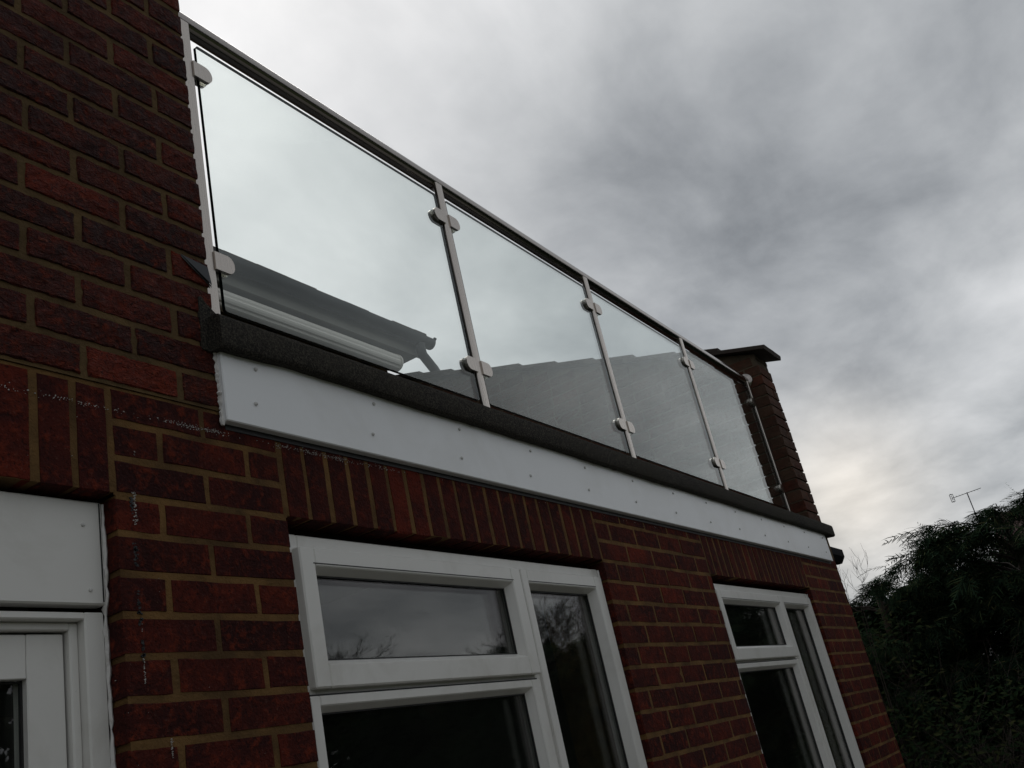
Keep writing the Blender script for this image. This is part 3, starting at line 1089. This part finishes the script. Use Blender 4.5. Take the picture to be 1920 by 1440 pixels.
# half-round gutter (thin shell) with a stop end
mb = MB()
gy, gz, gr = 2.680, 5.062, 0.062
arc = [math.pi + math.pi * i / 10 for i in range(11)]
outer = [(gy + gr * math.cos(a), gz + gr * math.sin(a) * 1.15) for a in arc]
inner = [(gy + (gr - .004) * math.cos(a), gz + (gr - .004) * math.sin(a) * 1.15) for a in arc][::-1]
mb.prism(outer + inner, 'x', UP_X + 0.002, EX + 0.115)
mb.prism(outer, 'x', EX + 0.111, EX + 0.117)
mb.tube([(EX + 0.10, gy - gr + .002, gz + .006), (EX + 0.121, gy - gr + .002, gz + .006)], 0.012, 8)
mb.build('gutter', M['gutter'], house, smooth=True)
# roof: overlapping tile courses rising behind the gutter
mb = MB()
for k in range(7):
    y0 = 2.655 + 0.28 * k; z0 = 5.085 + 0.10 * k
    for j in range(17):
        x0 = UP_X + 0.002 + j * 0.30
        x1 = min(x0 + 0.298, EX + 0.045)
        if x1 - x0 < .02:
            continue
        dz = rnd.gauss(0, .003)
        mb.prism([(y0, z0 + dz), (y0, z0 + 0.022 + dz), (y0 + 0.36, z0 + 0.135 + dz), (y0 + 0.36, z0 + 0.113 + dz)], 'x', x0, x1)
roof = mb.build('roof', M['rooftile'], house)
roof['kind'] = 'stuff'
# downpipe: outlet, offset bend back on to the parapet
mb = MB()
mb.tube([(EX - 0.045, gy, 5.0), (EX - 0.045, gy, 4.945), (EX - 0.030, gy + .005, 4.905), (EX + 0.125, gy + 0.02, 4.815), (EX + 0.150, gy + .02, 4.785), (EX + 0.153, gy + .02, 4.70)], 0.043, 12)
mb.build('downpipe', M['gutter'], house, smooth=True)

# awning cassette under the soffit
aw = thing('awning_cassette', 'long white ribbed awning box under the upper eaves, behind the glass', 'awning', (2.6, 2.8, 4.71))
awc = (2.765, 4.782)
prof = []
nrib = 15
for i in range(nrib * 2):
    a = 2 * math.pi * i / (nrib * 2)
    rr = 0.073 - (0.006 if i % 4 == 3 else 0.0)
    prof.append((awc[0] + rr * 0.95 * math.cos(a) - 2.8, awc[1] + rr * math.sin(a) - 4.71))
mb = MB(); mb.prism(prof, 'x', -1.3, 2.262)
mb.build('casing', M['awning'], aw)
mb = MB()
mb.tube([(2.2625, awc[0] - 2.8, awc[1] - 4.71), (2.284, awc[0] - 2.8, awc[1] - 4.71), (2.296, awc[0] - 2.8, awc[1] - 4.71)], [0.0755, 0.0745, 0.062], 28)
mb.build('end_cap', M['awning'], aw, smooth=True)
mb = MB()
for x in (-0.6, 1.0, 2.05):
    mb.box(x, x + .05, 0.036, 0.259, 0.06, 0.10, .003)
mb.build('bracket', M['gutter'], aw)

# ------------------------------------------------------------------ raking parapet wall at the far end of the terrace
PX0, PX1 = 5.1505, END_X
par = thing('parapet_wall', 'weathered brick parapet wall rising behind the glass, capped with roof tiles', 'wall', (0, 0, 0))
PITCH = 0.343


def ptop(y):
    return 3.742 + PITCH * (y + 0.0)


mb = MB()
e = 0.004
YB = 3.9
pv = [(0.0045 + e, 2.475), (YB, 2.475), (YB, ptop(YB) - .01), (0.0045 + e, ptop(0) - .01)]
n0 = len(mb.v)
for x in (PX0 + e, PX1 - e):
    mb.v += [(x, y, z) for y, z in pv]
for q in ((0, 3, 2, 1), (4, 5, 6, 7), (0, 1, 5, 4), (1, 2, 6, 5), (2, 3, 7, 6), (3, 0, 4, 7)):
    mb.f.append(tuple(n0 + k for k in q)); mb.mi.append(0)
pcore = mb.build('mortar_core', M['mortar_old'], par)
B_par = Bricks(290)
k = 0
z = 2.475 + 0.010
while z < ptop(YB):
    zc_ = z + 0.0325
    # end face (towards the garden): one stretcher and its return
    ymin_ok = (zc_ + 0.033 - 3.742) / PITCH      # stay below the rake
    if zc_ + 0.033 < ptop(0):
        A = k % 2 == 0
        if A:
            B_par.add(OLD, PX1 - PX0 - 0.0, (PX0 + PX1) / 2, 0.0, zc_)
            y = 0.1125
        else:
            B_par.add(OLD, 0.1665, PX0 + 0.08325, 0.0, zc_)
            B_par.add(OLD, 0.1, PX1 - 0.05, 0.0, zc_)
            y = 0.1125
    else:
        y = max(0.0, ymin_ok) + 0.012
    y0 = max(y, ymin_ok + 0.01)
    while y0 < YB - .05:
        L = 0.215
        if y0 == max(y, ymin_ok + 0.01) and (k % 2 == 1) and zc_ + .033 < ptop(0):
            L = 0.1025
        # face towards the terrace
        T_ = rnd.gauss(0, .0012)
        me, mk = rnd.choice(OLD['full' if L > .15 else 'half'])
        mat = Matrix.Translation((PX0 + T_, y0 + L / 2, zc_)) @ Matrix.Rotation(-math.pi / 2, 4, 'Z') @ Matrix.Diagonal((L / (0.215 if L > .15 else .1025), 1, 1, 1))
        B_par.items.append((mat, me, mk, (PX0, y0 + L / 2, zc_), L))
        y0 += L + GAP
    z += CH; k += 1
B_par.emit(pcore, M['brick_old_stuff'])
# corner blocks: at the arris each course shows its return on the terrace face
# concrete roof tiles lying along the rake as capping, each lapping the one below
tm = MB()
TL_, TW, TT = 0.40, 0.375, 0.030
tilt = math.atan(PITCH) - 0.055
cs, sn = math.cos(tilt), math.sin(tilt)


def tp(x, l, h):
    return (x, l * cs - h * sn, l * sn + h * cs)


xs_ = [-TW / 2, -TW / 2 + .012, -TW / 4, 0, TW / 4, TW / 2 - .012, TW / 2]
hs_ = [TT - .006, TT, TT - .001, TT + .001, TT, TT, TT - .006]
for i in range(len(xs_) - 1):
    tm.quad(tp(xs_[i], 0, hs_[i]), tp(xs_[i + 1], 0, hs_[i + 1]), tp(xs_[i + 1], TL_, hs_[i + 1]), tp(xs_[i], TL_, hs_[i]))
    tm.quad(tp(xs_[i], 0, 0), tp(xs_[i], TL_, 0), tp(xs_[i + 1], TL_, 0), tp(xs_[i + 1], 0, 0))
    tm.quad(tp(xs_[i], 0, 0), tp(xs_[i + 1], 0, 0), tp(xs_[i + 1], 0, hs_[i + 1]), tp(xs_[i], 0, hs_[i]))
    tm.quad(tp(xs_[i], TL_, 0), tp(xs_[i], TL_, hs_[i]), tp(xs_[i + 1], TL_, hs_[i + 1]), tp(xs_[i + 1], TL_, 0))
tm.quad(tp(-TW / 2, 0, 0), tp(-TW / 2, 0, hs_[0]), tp(-TW / 2, TL_, hs_[0]), tp(-TW / 2, TL_, 0))
tm.quad(tp(TW / 2, 0, 0), tp(TW / 2, TL_, 0), tp(TW / 2, TL_, hs_[-1]), tp(TW / 2, 0, hs_[-1]))
tile_me = tm.mesh('roof_tile', M['rooftile'])
for k in range(13):
    o = bpy.data.objects.new('roof_tile', tile_me); COL.objects.link(o); o.parent = par
    o.location = (5.290 + rnd.gauss(0, .003), -0.085 + 0.3115 * k, 3.753 + 0.1072 * k)
    o.rotation_euler = (rnd.gauss(0, .006), rnd.gauss(0, .008), rnd.gauss(0, .01))
# mortar bedding under the tiles
mb = MB()
n0 = len(mb.v)
pv = [(0.004, ptop(0.0) - .011), (YB, ptop(YB) - .011), (YB, ptop(YB) + .016), (0.004, ptop(0.0) + .016)]
mb.prism(pv, 'y' if False else 'x', PX0 + 0.005, PX1 - 0.005)
mb.build('tile_bedding', M['mortar_old'], par)

# ------------------------------------------------------------------ glass balustrade
bal = thing('glass_balustrade', 'stainless steel and clear glass balustrade along the terrace edge', 'balustrade', (0, 0, 0))
RAIL_Y, RAIL_Z, RAIL_R = 0.1185, 3.596, 0.0268
mb = MB()
mb.tube([(UP_X - 0.02, RAIL_Y, RAIL_Z), (1.5, RAIL_Y, RAIL_Z + .001), (2.9, RAIL_Y, RAIL_Z), (PX0 - 0.0005, RAIL_Y, RAIL_Z)], RAIL_R, 28)
rail = mb.build('handrail', M['steel_rail'], bal, smooth=True)
mb = MB()
mb.tube([(PX0 - 0.001, RAIL_Y, RAIL_Z), (PX0 - 0.010, RAIL_Y, RAIL_Z), (PX0 - 0.014, RAIL_Y, RAIL_Z)], [0.052, 0.052, 0.047], 28)
mb.build('wall_flange', M['steel_rail'], bal, smooth=True)
POST_R = [0.4066, 1.6060, 2.7905, 3.9700, 5.1405]       # right-hand edges
PW = 0.040
PYF, PYB = 0.0925, 0.1105


def rounded_rect(x0, x1, y0, y1, r, seg=4):
    out = []
    for cx, cy, a0 in ((x1 - r, y1 - r, 0), (x0 + r, y1 - r, 90), (x0 + r, y0 + r, 180), (x1 - r, y0 + r, 270)):
        for i in range(seg + 1):
            a = math.radians(a0 + 90 * i / seg)
            out.append((cx + r * math.cos(a), cy + r * math.sin(a)))
    return out


def clamp_mesh(side):
    """D-shaped clamp plate, flat end at x = 0, rounded end pointing to +x (side=1) or -x"""
    mb = MB()
    H, Lc = 0.026, 0.064
    prof = [(0, -H), (Lc - 0.022, -H)]
    for i in range(1, 10):
        a = -math.pi / 2 + math.pi * i / 10
        prof.append((Lc - 0.022 + 0.022 * math.cos(a), H * math.sin(a)))
    prof += [(Lc - 0.022, H), (0, H)]
    prof = [(side * x, z) for x, z in prof]
    # two jaws with the glass between them
    for (ya, yb) in ((-0.0160, -0.0052), (0.0052, 0.0160)):
        mb.prism(prof, 'y', ya, yb)
    mb.prism([(side * 0.0, -H * .9), (side * 0.012, -H * .9), (side * 0.012, H * .9), (side * 0.0, H * .9)], 'y', -0.0053, 0.0053)
    me = mb.mesh('clamp', M['steel'])
    return me


CM = {1: clamp_mesh(1), -1: clamp_mesh(-1)}
GLY = 0.1040
for i, xr in enumerate(POST_R):
    mb = MB()
    prof = rounded_rect(xr - PW, xr, PYF, PYB, 0.005)
    n = len(prof)
    for z in (2.545, 3.580):
        mb.v += [(x, y, z) for x, y in prof]
    for k in range(n):
        k2 = (k + 1) % n
        mb.f.append((k, k2, n + k2, n + k)); mb.mi.append(0)
    mb.f.append(tuple(range(n))[::-1]); mb.f.append(tuple(range(n, 2 * n))); mb.mi += [0, 0]
    # saddle under the rail
    mb.box(xr - PW + .006, xr - .006, PYF + .004, RAIL_Y + 0.012, 3.566, 3.580, 0.002)
    # base shoe
    mb.box(xr - PW - 0.012, xr + 0.012, PYF - .006, PYB + 0.03, 2.549, 2.556, 0.002)
    post = mb.build('post', M['steel'], bal, smooth=True)
    for z in (3.418, 2.802):
        for s in (1, -1):
            if (i == 0 and s == -1) or (i == 4 and s == 1):
                continue
            o = bpy.data.objects.new('clamp', CM[s]); COL.objects.link(o); o.parent = post
            o.location = (xr - 0.004 if s == 1 else xr - PW + 0.004, GLY, z)
GZ0, GZ1, GT = 2.667, 3.521, 0.0050
for i in range(4):
    x0 = POST_R[i] + (0.021 if i == 0 else 0.010)
    x1 = POST_R[i + 1] - PW - 0.011
    prof = []
    r = 0.010
    for cx, cz, a0 in ((x1 - r, GZ1 - r, 0), (x0 + r, GZ1 - r, 90), (x0 + r, GZ0 + r, 180), (x1 - r, GZ0 + r, 270)):
        for k in range(5):
            a = math.radians(a0 + 90 * k / 4)
            prof.append((cx + r * math.cos(a), cz + r * math.sin(a)))
    mb = MB()
    n = len(prof)
    mb.v += [(x, GLY - GT, z) for x, z in prof] + [(x, GLY + GT, z) for x, z in prof]
    mb.f.append(tuple(range(n))[::-1]); mb.mi.append(0)
    mb.f.append(tuple(range(n, 2 * n))); mb.mi.append(0)
    for k in range(n):
        k2 = (k + 1) % n
        mb.f.append((k, k2, n + k2, n + k)); mb.mi.append(1)
    mb.build('glass_panel', [M['glass'], M['glass_edge']], bal, recalc=True)


# ------------------------------------------------------------------ side canopy beyond the end wall (dark gutter end)
sc_ = thing('side_canopy', 'black gutter and dark roof edge showing past the end wall', 'canopy', (0, 0, 0))
mb = MB()
mb.prism([(0.10, 2.412), (0.10, 2.432), (2.0, 2.80), (2.0, 2.78)], 'x', END_X + 0.004, 5.82)
mb.build('roof', M['timber'], sc_)
mb = MB()
mb.prism([(0.035, 2.425), (0.020, 2.425), (0.020, 2.375), (0.050, 2.335), (0.085, 2.335), (0.110, 2.375), (0.110, 2.410), (0.098, 2.410)], 'x', END_X + 0.004, 5.84)
mb.build('gutter', M['blackgutter'], sc_)
mb = MB()
mb.box(5.74, 5.81, 0.12, 0.19, 0.0, 2.42, .004)
mb.build('post', M['timber'], sc_)


# ------------------------------------------------------------------ vegetation
def branch_rec(mb, p, d, length, r, depth, rg, spread=0.55, droop=0.0, seg=3, up=0.12, tip=0.0022):
    pts = [p.copy()]; rad = [r]
    n = 3
    q = p.copy(); dd = d.copy()
    for i in range(n):
        dd = (dd + Vector((rg.gauss(0, .13), rg.gauss(0, .13), rg.gauss(0, .10) + up * 0.5 - droop))).normalized()
        q = q + dd * (length / n)
        pts.append(q.copy()); rad.append(r * (1 - 0.45 * (i + 1) / n))
    mb.tube(pts, rad, seg if r < 0.03 else 6, cap=False)
    if depth <= 0:
        return
    kids = 3 if depth > 1 else 4
    for k in range(kids):
        t = rg.uniform(0.35, 1.0)
        idx = min(n, max(1, int(round(t * n))))
        base = pts[idx]
        ax = Vector((rg.gauss(0, 1), rg.gauss(0, 1), rg.gauss(0, .6)))
        nd = (dd + ax.normalized() * spread * rg.uniform(.7, 1.5)).normalized()
        branch_rec(mb, base, nd, length * rg.uniform(.58, .8), max(tip, rad[idx] * 0.62), depth - 1, rg, spread, droop, seg, up, tip)


def bare_tree(loc, h, seed, label, depth=6, group='bare trees across the garden'):
    rg = random.Random(seed)
    t = thing('bare_tree', label, 'tree', loc, group)
    mb = MB()
    mb.tube([(0, 0, -0.1), (0.03, 0.02, h * .15), (0.0, 0.05, h * .32)], [h * .026, h * .021, h * .017], 9)
    mb.build('trunk', M['bark'], t, smooth=True)
    mb = MB()
    for k in range(5):
        a = 2 * math.pi * k / 5 + rg.random()
        branch_rec(mb, Vector((0, 0.04, h * (.2 + .028 * k))), Vector((math.cos(a) * .55, math.sin(a) * .55, 0.8)).normalized(), h * .27, h * .0075, depth, rg, 0.6, tip=0.0045)
    mb.build('crown', M['twig'], t, recalc=False)
    return t


def spray_template(rg, n=9, L=0.24):
    """one flat drooping conifer spray: thin stem with tapering side sprigs; returns (verts, tris)"""
    V = []; T = []
    def sprig(p, ang, l, w, bend):
        c, s = math.cos(ang), math.sin(ang)
        n0 = len(V)
        V.extend([(p[0] - s * w, p[1] + c * w, p[2]), (p[0] + s * w, p[1] - c * w, p[2]),
                  (p[0] + c * l * .55 + s * w * .8, p[1] + s * l * .55 - c * w * .8, p[2] - bend * .35),
                  (p[0] + c * l * .55 - s * w * .8, p[1] + s * l * .55 + c * w * .8, p[2] - bend * .35),
                  (p[0] + c * l, p[1] + s * l, p[2] - bend)])
        T.extend([(n0, n0 + 1, n0 + 2), (n0, n0 + 2, n0 + 3), (n0 + 3, n0 + 2, n0 + 4)])
    for i in range(n):
        t = (i + .6) / n
        p = (L * t, rg.gauss(0, .004), -0.055 * L / .24 * t * t * 1.6)
        l = L * 0.50 * (1 - t * .75) * rg.uniform(.75, 1.2)
        sprig(p, (1 if i % 2 else -1) * rg.uniform(.55, .95), l, 0.0042, l * rg.uniform(.15, .4))
        if i % 2:
            sprig(p, (-1) * rg.uniform(.5, .95), l * .9, 0.0042, l * rg.uniform(.15, .4))
    sprig((0, 0, 0), 0.0, L * 0.62, 0.0035, .012)
    sprig((L * .55, 0, -0.018), 0.0, L * 0.52, 0.0040, .035)
    return np.array(V, float), np.array(T, int)


SPR = [spray_template(random.Random(s)) for s in range(6)]


def place_sprays(P, D, S, rng):
    """merge many sprays: positions P, outward directions D, sizes S"""
    VV = []; FF = []; off = 0
    for i in range(len(P)):
        V, T = SPR[rng.randint(len(SPR))]
        d = D[i] / np.linalg.norm(D[i])
        up = np.array([0, 0, 1.0]) + rng.normal(0, .45, 3)
        y = np.cross(up, d); y /= max(1e-6, np.linalg.norm(y))
        z = np.cross(d, y)
        Rm = np.stack([d, y, z], 0)
        VV.append((V * S[i]) @ Rm + P[i]); FF.append(T + off); off += len(V)
    return np.concatenate(VV), np.concatenate(FF)


def mesh_np(name, V, F, mat, parent):
    me = bpy.data.meshes.new(name)
    me.vertices.add(len(V)); me.vertices.foreach_set('co', V.astype(np.float32).ravel())
    me.loops.add(len(F) * 3); me.loops.foreach_set('vertex_index', F.astype(np.int32).ravel())
    me.polygons.add(len(F)); me.polygons.foreach_set('loop_start', np.arange(0, len(F) * 3, 3, dtype=np.int32))
    me.polygons.foreach_set('loop_total', np.full(len(F), 3, dtype=np.int32))
    me.materials.append(mat); me.update(calc_edges=True); me.validate()
    o = bpy.data.objects.new(name, me); COL.objects.link(o)
    if parent is not None: o.parent = parent
    return o


def conifer(loc, h, r, nspray, seed, label, size=1.0, lean=(0, 0)):
    rng = np.random.RandomState(seed); rg = random.Random(seed)
    t = thing('conifer', label, 'tree', loc, 'conifers of the side hedge')
    mb = MB(); mb.tube([(0, 0, -.1), (0.03, 0, h * .4), (lean[0] * .6, lean[1] * .6, h * .9)], [.11, .08, .02], 8)
    mb.build('trunk', M['bark'], t, smooth=True)
    # limbs: upswept, ends arching over
    mb = MB(); P = []; D = []; S = []
    nl = int(150 * max(.6, r))
    for k in range(nl):
        zz = h * (0.04 + 0.88 * rg.random() ** 0.75)
        a = rg.random() * 2 * math.pi
        prof = r * (1.0 - 0.50 * max(0, (zz / h - .62) / .38) ** 1.8) * (0.82 + .34 * rg.random()) * (1 + .14 * math.sin(3 * a + seed))
        d = Vector((math.cos(a), math.sin(a), 0.0))
        p0 = Vector((lean[0] * zz / h, lean[1] * zz / h, zz - .25 * prof))
        pts = []; n = 7
        for i in range(n + 1):
            tt = i / n
            pts.append(p0 + d * (prof * tt) + Vector((rg.gauss(0, .012), rg.gauss(0, .012), .55 * prof * tt - .34 * prof * tt * tt * tt + rg.gauss(0, .01))))
        mb.tube(pts, [0.011 * (1 - .85 * i / n) + .0015 for i in range(n + 1)], 4, cap=False)
        ns = int(nspray / nl)
        for j in range(ns):
            tt = 0.30 + .70 * rg.random() ** .7
            q = tt * n; i0 = min(n - 1, int(q)); fr = q - i0
            pp = pts[i0].lerp(pts[i0 + 1], fr)
            side = rg.uniform(-1, 1)
            dv = Vector((math.cos(a + side * 1.1), math.sin(a + side * 1.1), rg.uniform(-.75, .35)))
            P.append(pp + Vector((rg.gauss(0, .03), rg.gauss(0, .03), rg.gauss(0, .03)))); D.append(dv); S.append(rg.uniform(.6, 1.25) * size)
    mb.build('branches', M['twig'], t, recalc=False)
    V, F = place_sprays(np.array([tuple(p) for p in P]), np.array([tuple(d) for d in D]), np.array(S), rng)
    mesh_np('crown', V, F, M['conifer'], t)
    return t


conifer((9.1, -0.80, 0), 3.02, 1.12, 11000, 3, 'tallest dark conifer at the right edge, under the aerial', 1.1)
conifer((10.2, 0.75, 0), 2.62, 0.95, 7500, 5, 'lower dark conifer next to the end of the brick wall', 1.15)
conifer((8.7, 0.46, 0), 2.64, 0.62, 5500, 29, 'slim dark conifer filling the gap beside the wall corner', 1.0)
conifer((9.0, -2.55, 0), 3.10, 1.15, 10000, 8, 'dark conifer at the right edge of the frame, nearest the garden', 1.1)
conifer((11.4, 2.0, 0), 2.75, 1.0, 4000, 13, 'dark conifer mostly hidden behind the end wall', 1.2)
conifer((11.0, -0.3, 0), 2.85, 1.1, 6000, 17, 'dark conifer standing behind the tallest one', 1.25)
conifer((9.2, -4.4, 0), 3.10, 1.15, 6000, 21, 'conifer reflected as a dark mass in the farther window', 1.3)
conifer((9.6, -6.4, 0), 2.9, 1.15, 4500, 34, 'last conifer of the side hedge towards the garden', 1.4)

# low dark shrub filling under the conifers near the wall end
def leafy_shrub(loc, h, r, n, seed, label):
    rg = random.Random(seed)
    t = thing('shrub', label, 'shrub', loc)
    mb = MB()
    for k in range(9):
        a = rg.random() * 6.28
        branch_rec(mb, Vector((0, 0, 0)), Vector((math.cos(a) * .5, math.sin(a) * .5, .9)).normalized(), h * .45, .011, 3, rg, .6)
    mb.build('branches', M['twig'], t, recalc=False)
    mb = MB()
    for i in range(n):
        u = rg.random() ** .5; a = rg.random() * 6.28; zz = rg.random()
        p = Vector((r * u * math.cos(a), r * u * math.sin(a), h * zz))
        d1 = Vector((rg.gauss(0, 1), rg.gauss(0, 1), rg.gauss(0, .6))).normalized(); d2 = d1.orthogonal().normalized()
        s = rg.uniform(.018, .036)
        mb.v += [tuple(p), tuple(p + d1 * s + d2 * s * .42), tuple(p + d1 * s * 2.2), tuple(p + d1 * s - d2 * s * .42)]
        c = len(mb.v); mb.f.append((c - 4, c - 3, c - 2, c - 1)); mb.mi.append(0)
    mb.build('leaves', M['hedge'], t, recalc=False)


leafy_shrub((7.4, -0.25, 0), 1.35, 0.8, 3500, 4, 'low leafy shrub in shade at the foot of the conifers')
leafy_shrub((7.9, 0.75, 0), 2.1, 0.75, 4500, 6, 'leafy shrub tucked behind the end of the brick wall')

# bare twiggy shrub seen past the end of the coping
bs = thing('bare_shrub', 'thin leafless twigs sprouting beyond the end of the coping', 'shrub', (7.4, 0.45, 0))
mb = MB(); rg = random.Random(44)
for k in range(5):
    a = rg.random() * 6.28
    x0, y0, z0 = .07 * math.cos(a), .13 * math.sin(a), 2.05 + .12 * rg.random()
    mb.tube([(0, 0, 0), (x0 * .5, y0 * .5, 1.1), (x0, y0, z0)], [.009, .006, .0035], 4, cap=False)
    branch_rec(mb, Vector((x0, y0, z0)), Vector((.15 * math.cos(a), .3 * math.sin(a) - .12, 1.0)).normalized(), .26, .0022, 2, rg, .6, up=.2, tip=.0014)
mb.build('stems', M['twig'], bs, recalc=False)

# garden behind the camera: seen only in the panes
hd = thing('garden_hedge', 'dark hedge across the garden, seen mirrored in the lower panes', 'hedge', (0, 0, 0))
rng = np.random.RandomState(5)


def arc_pt(az, d):
    a_ = math.radians(az)
    return -1.1 + d * math.sin(a_), 1.47 - d * math.cos(a_)


mb = MB()
for i in range(34):
    x, y = arc_pt(-25 + 3.0 * i, 23 + rng.normal(0, .3))
    mb.tube([(x, y, 0), (x + .1, y, 3.0)], [.06, .02], 5)
mb.build('stems', M['bark'], hd, recalc=False)
mb = MB()
for i in range(52000):
    az = rng.uniform(-28, 77)
    top = 3.55 + .35 * math.sin(az * .31) + .25 * math.sin(az * .83 + 1) + .15 * math.sin(az * 2.1) + 1.9 / (1 + math.exp((az - 43.0) * .8))
    x, y = arc_pt(az, 23 + rng.normal(0, .7))
    p = Vector((x, y, top * rng.rand() ** .8 + rng.normal(0, .10)))
    d1 = Vector(rng.normal(0, 1, 3)).normalized(); d2 = d1.orthogonal().normalized(); s = rng.uniform(.08, .17)
    mb.v += [tuple(p), tuple(p + d1 * s + d2 * s * .6), tuple(p + d1 * s * 2), tuple(p + d1 * s - d2 * s * .6)]
    c = len(mb.v); mb.f.append((c - 4, c - 3, c - 2, c - 1)); mb.mi.append(0)
mb.build('foliage', M['hedge'], hd, recalc=False)
for i, (az, d, h, lab) in enumerate(((49.0, 27, 6.4, 'bare tree mirrored at the lower left of the top pane'),
                                     (46.5, 30, 6.6, 'second bare tree mirrored at the lower left of the top pane'),
                                     (58.5, 26, 5.4, 'bare tree mirrored at the lower right of the top pane'),
                                     (61.0, 28, 7.1, 'broad bare tree mirrored in the side light of the nearer window'),
                                     (64.0, 27, 7.0, 'tall bare tree mirrored at the right of the nearer side light'),
                                     (67.5, 29, 7.0, 'bare tree mirrored between the two windows'),
                                     (72.0, 30, 6.4, 'bare tree mirrored in the farther window'))):
    x, y = arc_pt(az, d)
    bare_tree((x, y, 0), h, 60 + i, lab, 6 if i < 5 else 5)

fh = thing('boundary_hedge', 'low dark hedge behind the conifers, glimpsed through their gaps', 'hedge', (16.0, 0, 0))
mb = MB()
for i in range(16):
    mb.tube([(0, -9 + 1.3 * i, 0), (.05, -9 + 1.3 * i, 1.6)], [.05, .02], 5)
mb.build('stems', M['bark'], fh, recalc=False)
mb = MB()
for i in range(15000):
    y = rng.uniform(-10, 11); top = 2.25 + .2 * math.sin(y * 1.3) + .15 * math.sin(y * 3.1)
    p = Vector((rng.normal(0, .4), y, top * rng.rand() ** .85))
    d1 = Vector(rng.normal(0, 1, 3)).normalized(); d2 = d1.orthogonal().normalized(); s = rng.uniform(.06, .12)
    mb.v += [tuple(p), tuple(p + d1 * s + d2 * s * .6), tuple(p + d1 * s * 2), tuple(p + d1 * s - d2 * s * .6)]
    c = len(mb.v); mb.f.append((c - 4, c - 3, c - 2, c - 1)); mb.mi.append(0)
mb.build('foliage', M['hedge'], fh, recalc=False)

# ------------------------------------------------------------------ far house with a television aerial, behind the conifers
nh = thing('neighbour_house', 'far house whose clay roof just shows over the conifers', 'house', (32.0, -3.2, 0))
mb = MB(); mb.box(-3.5, 3.5, -4.5, 4.0, 0, 3.5)
mb.build('wall', M['render'], nh)
mb = MB()
mb.prism([(-3.9, 3.4), (0, 5.55), (3.9, 3.4), (3.9, 3.55), (0, 5.71), (-3.9, 3.55)], 'y', -4.75, 4.2)
mb.build('roof', M['redtile'], nh)
ae = thing('television_aerial', 'thin rooftop television aerial on a tilted-looking mast above the conifers', 'aerial', (29.5, 1.18, 5.2))


# aerial: mast, boom along -y/+y, reflector at the +y end, short elements
mb = MB(); mb.tube([(0, 0, -.4), (0, 0, 1.02)], 0.015, 8)
mb.build('mast', M['metal_dark'], ae, smooth=True)
mb = MB(); mb.tube([(0.03, 0.44, 0.985), (-0.03, -0.40, 1.015)], 0.0085, 6)
mb.build('boom', M['metal_dark'], ae, smooth=True)
mb = MB()
for k in range(8):
    y = .30 - .085 * k
    mb.tube([(-.13, y, 1.0), (.13, y, 1.0)], .004, 4)
mb.build('elements', M['metal_dark'], ae)
mb = MB()
for zz in (-.10, -.03, .04, .11):
    mb.tube([(-.13, .43, .985 + zz), (.17, .43, .985 + zz)], .009, 4)
for yy in (0.385, 0.475):
    mb.tube([(0.03, yy, .875), (0.03, yy, 1.10)], .011, 4)
mb.tube([(0.03, .385, .875), (0.03, .475, .875)], .010, 4); mb.tube([(0.03, .385, 1.10), (0.03, .475, 1.10)], .010, 4)
mb.build('reflector', M['metal_dark'], ae)
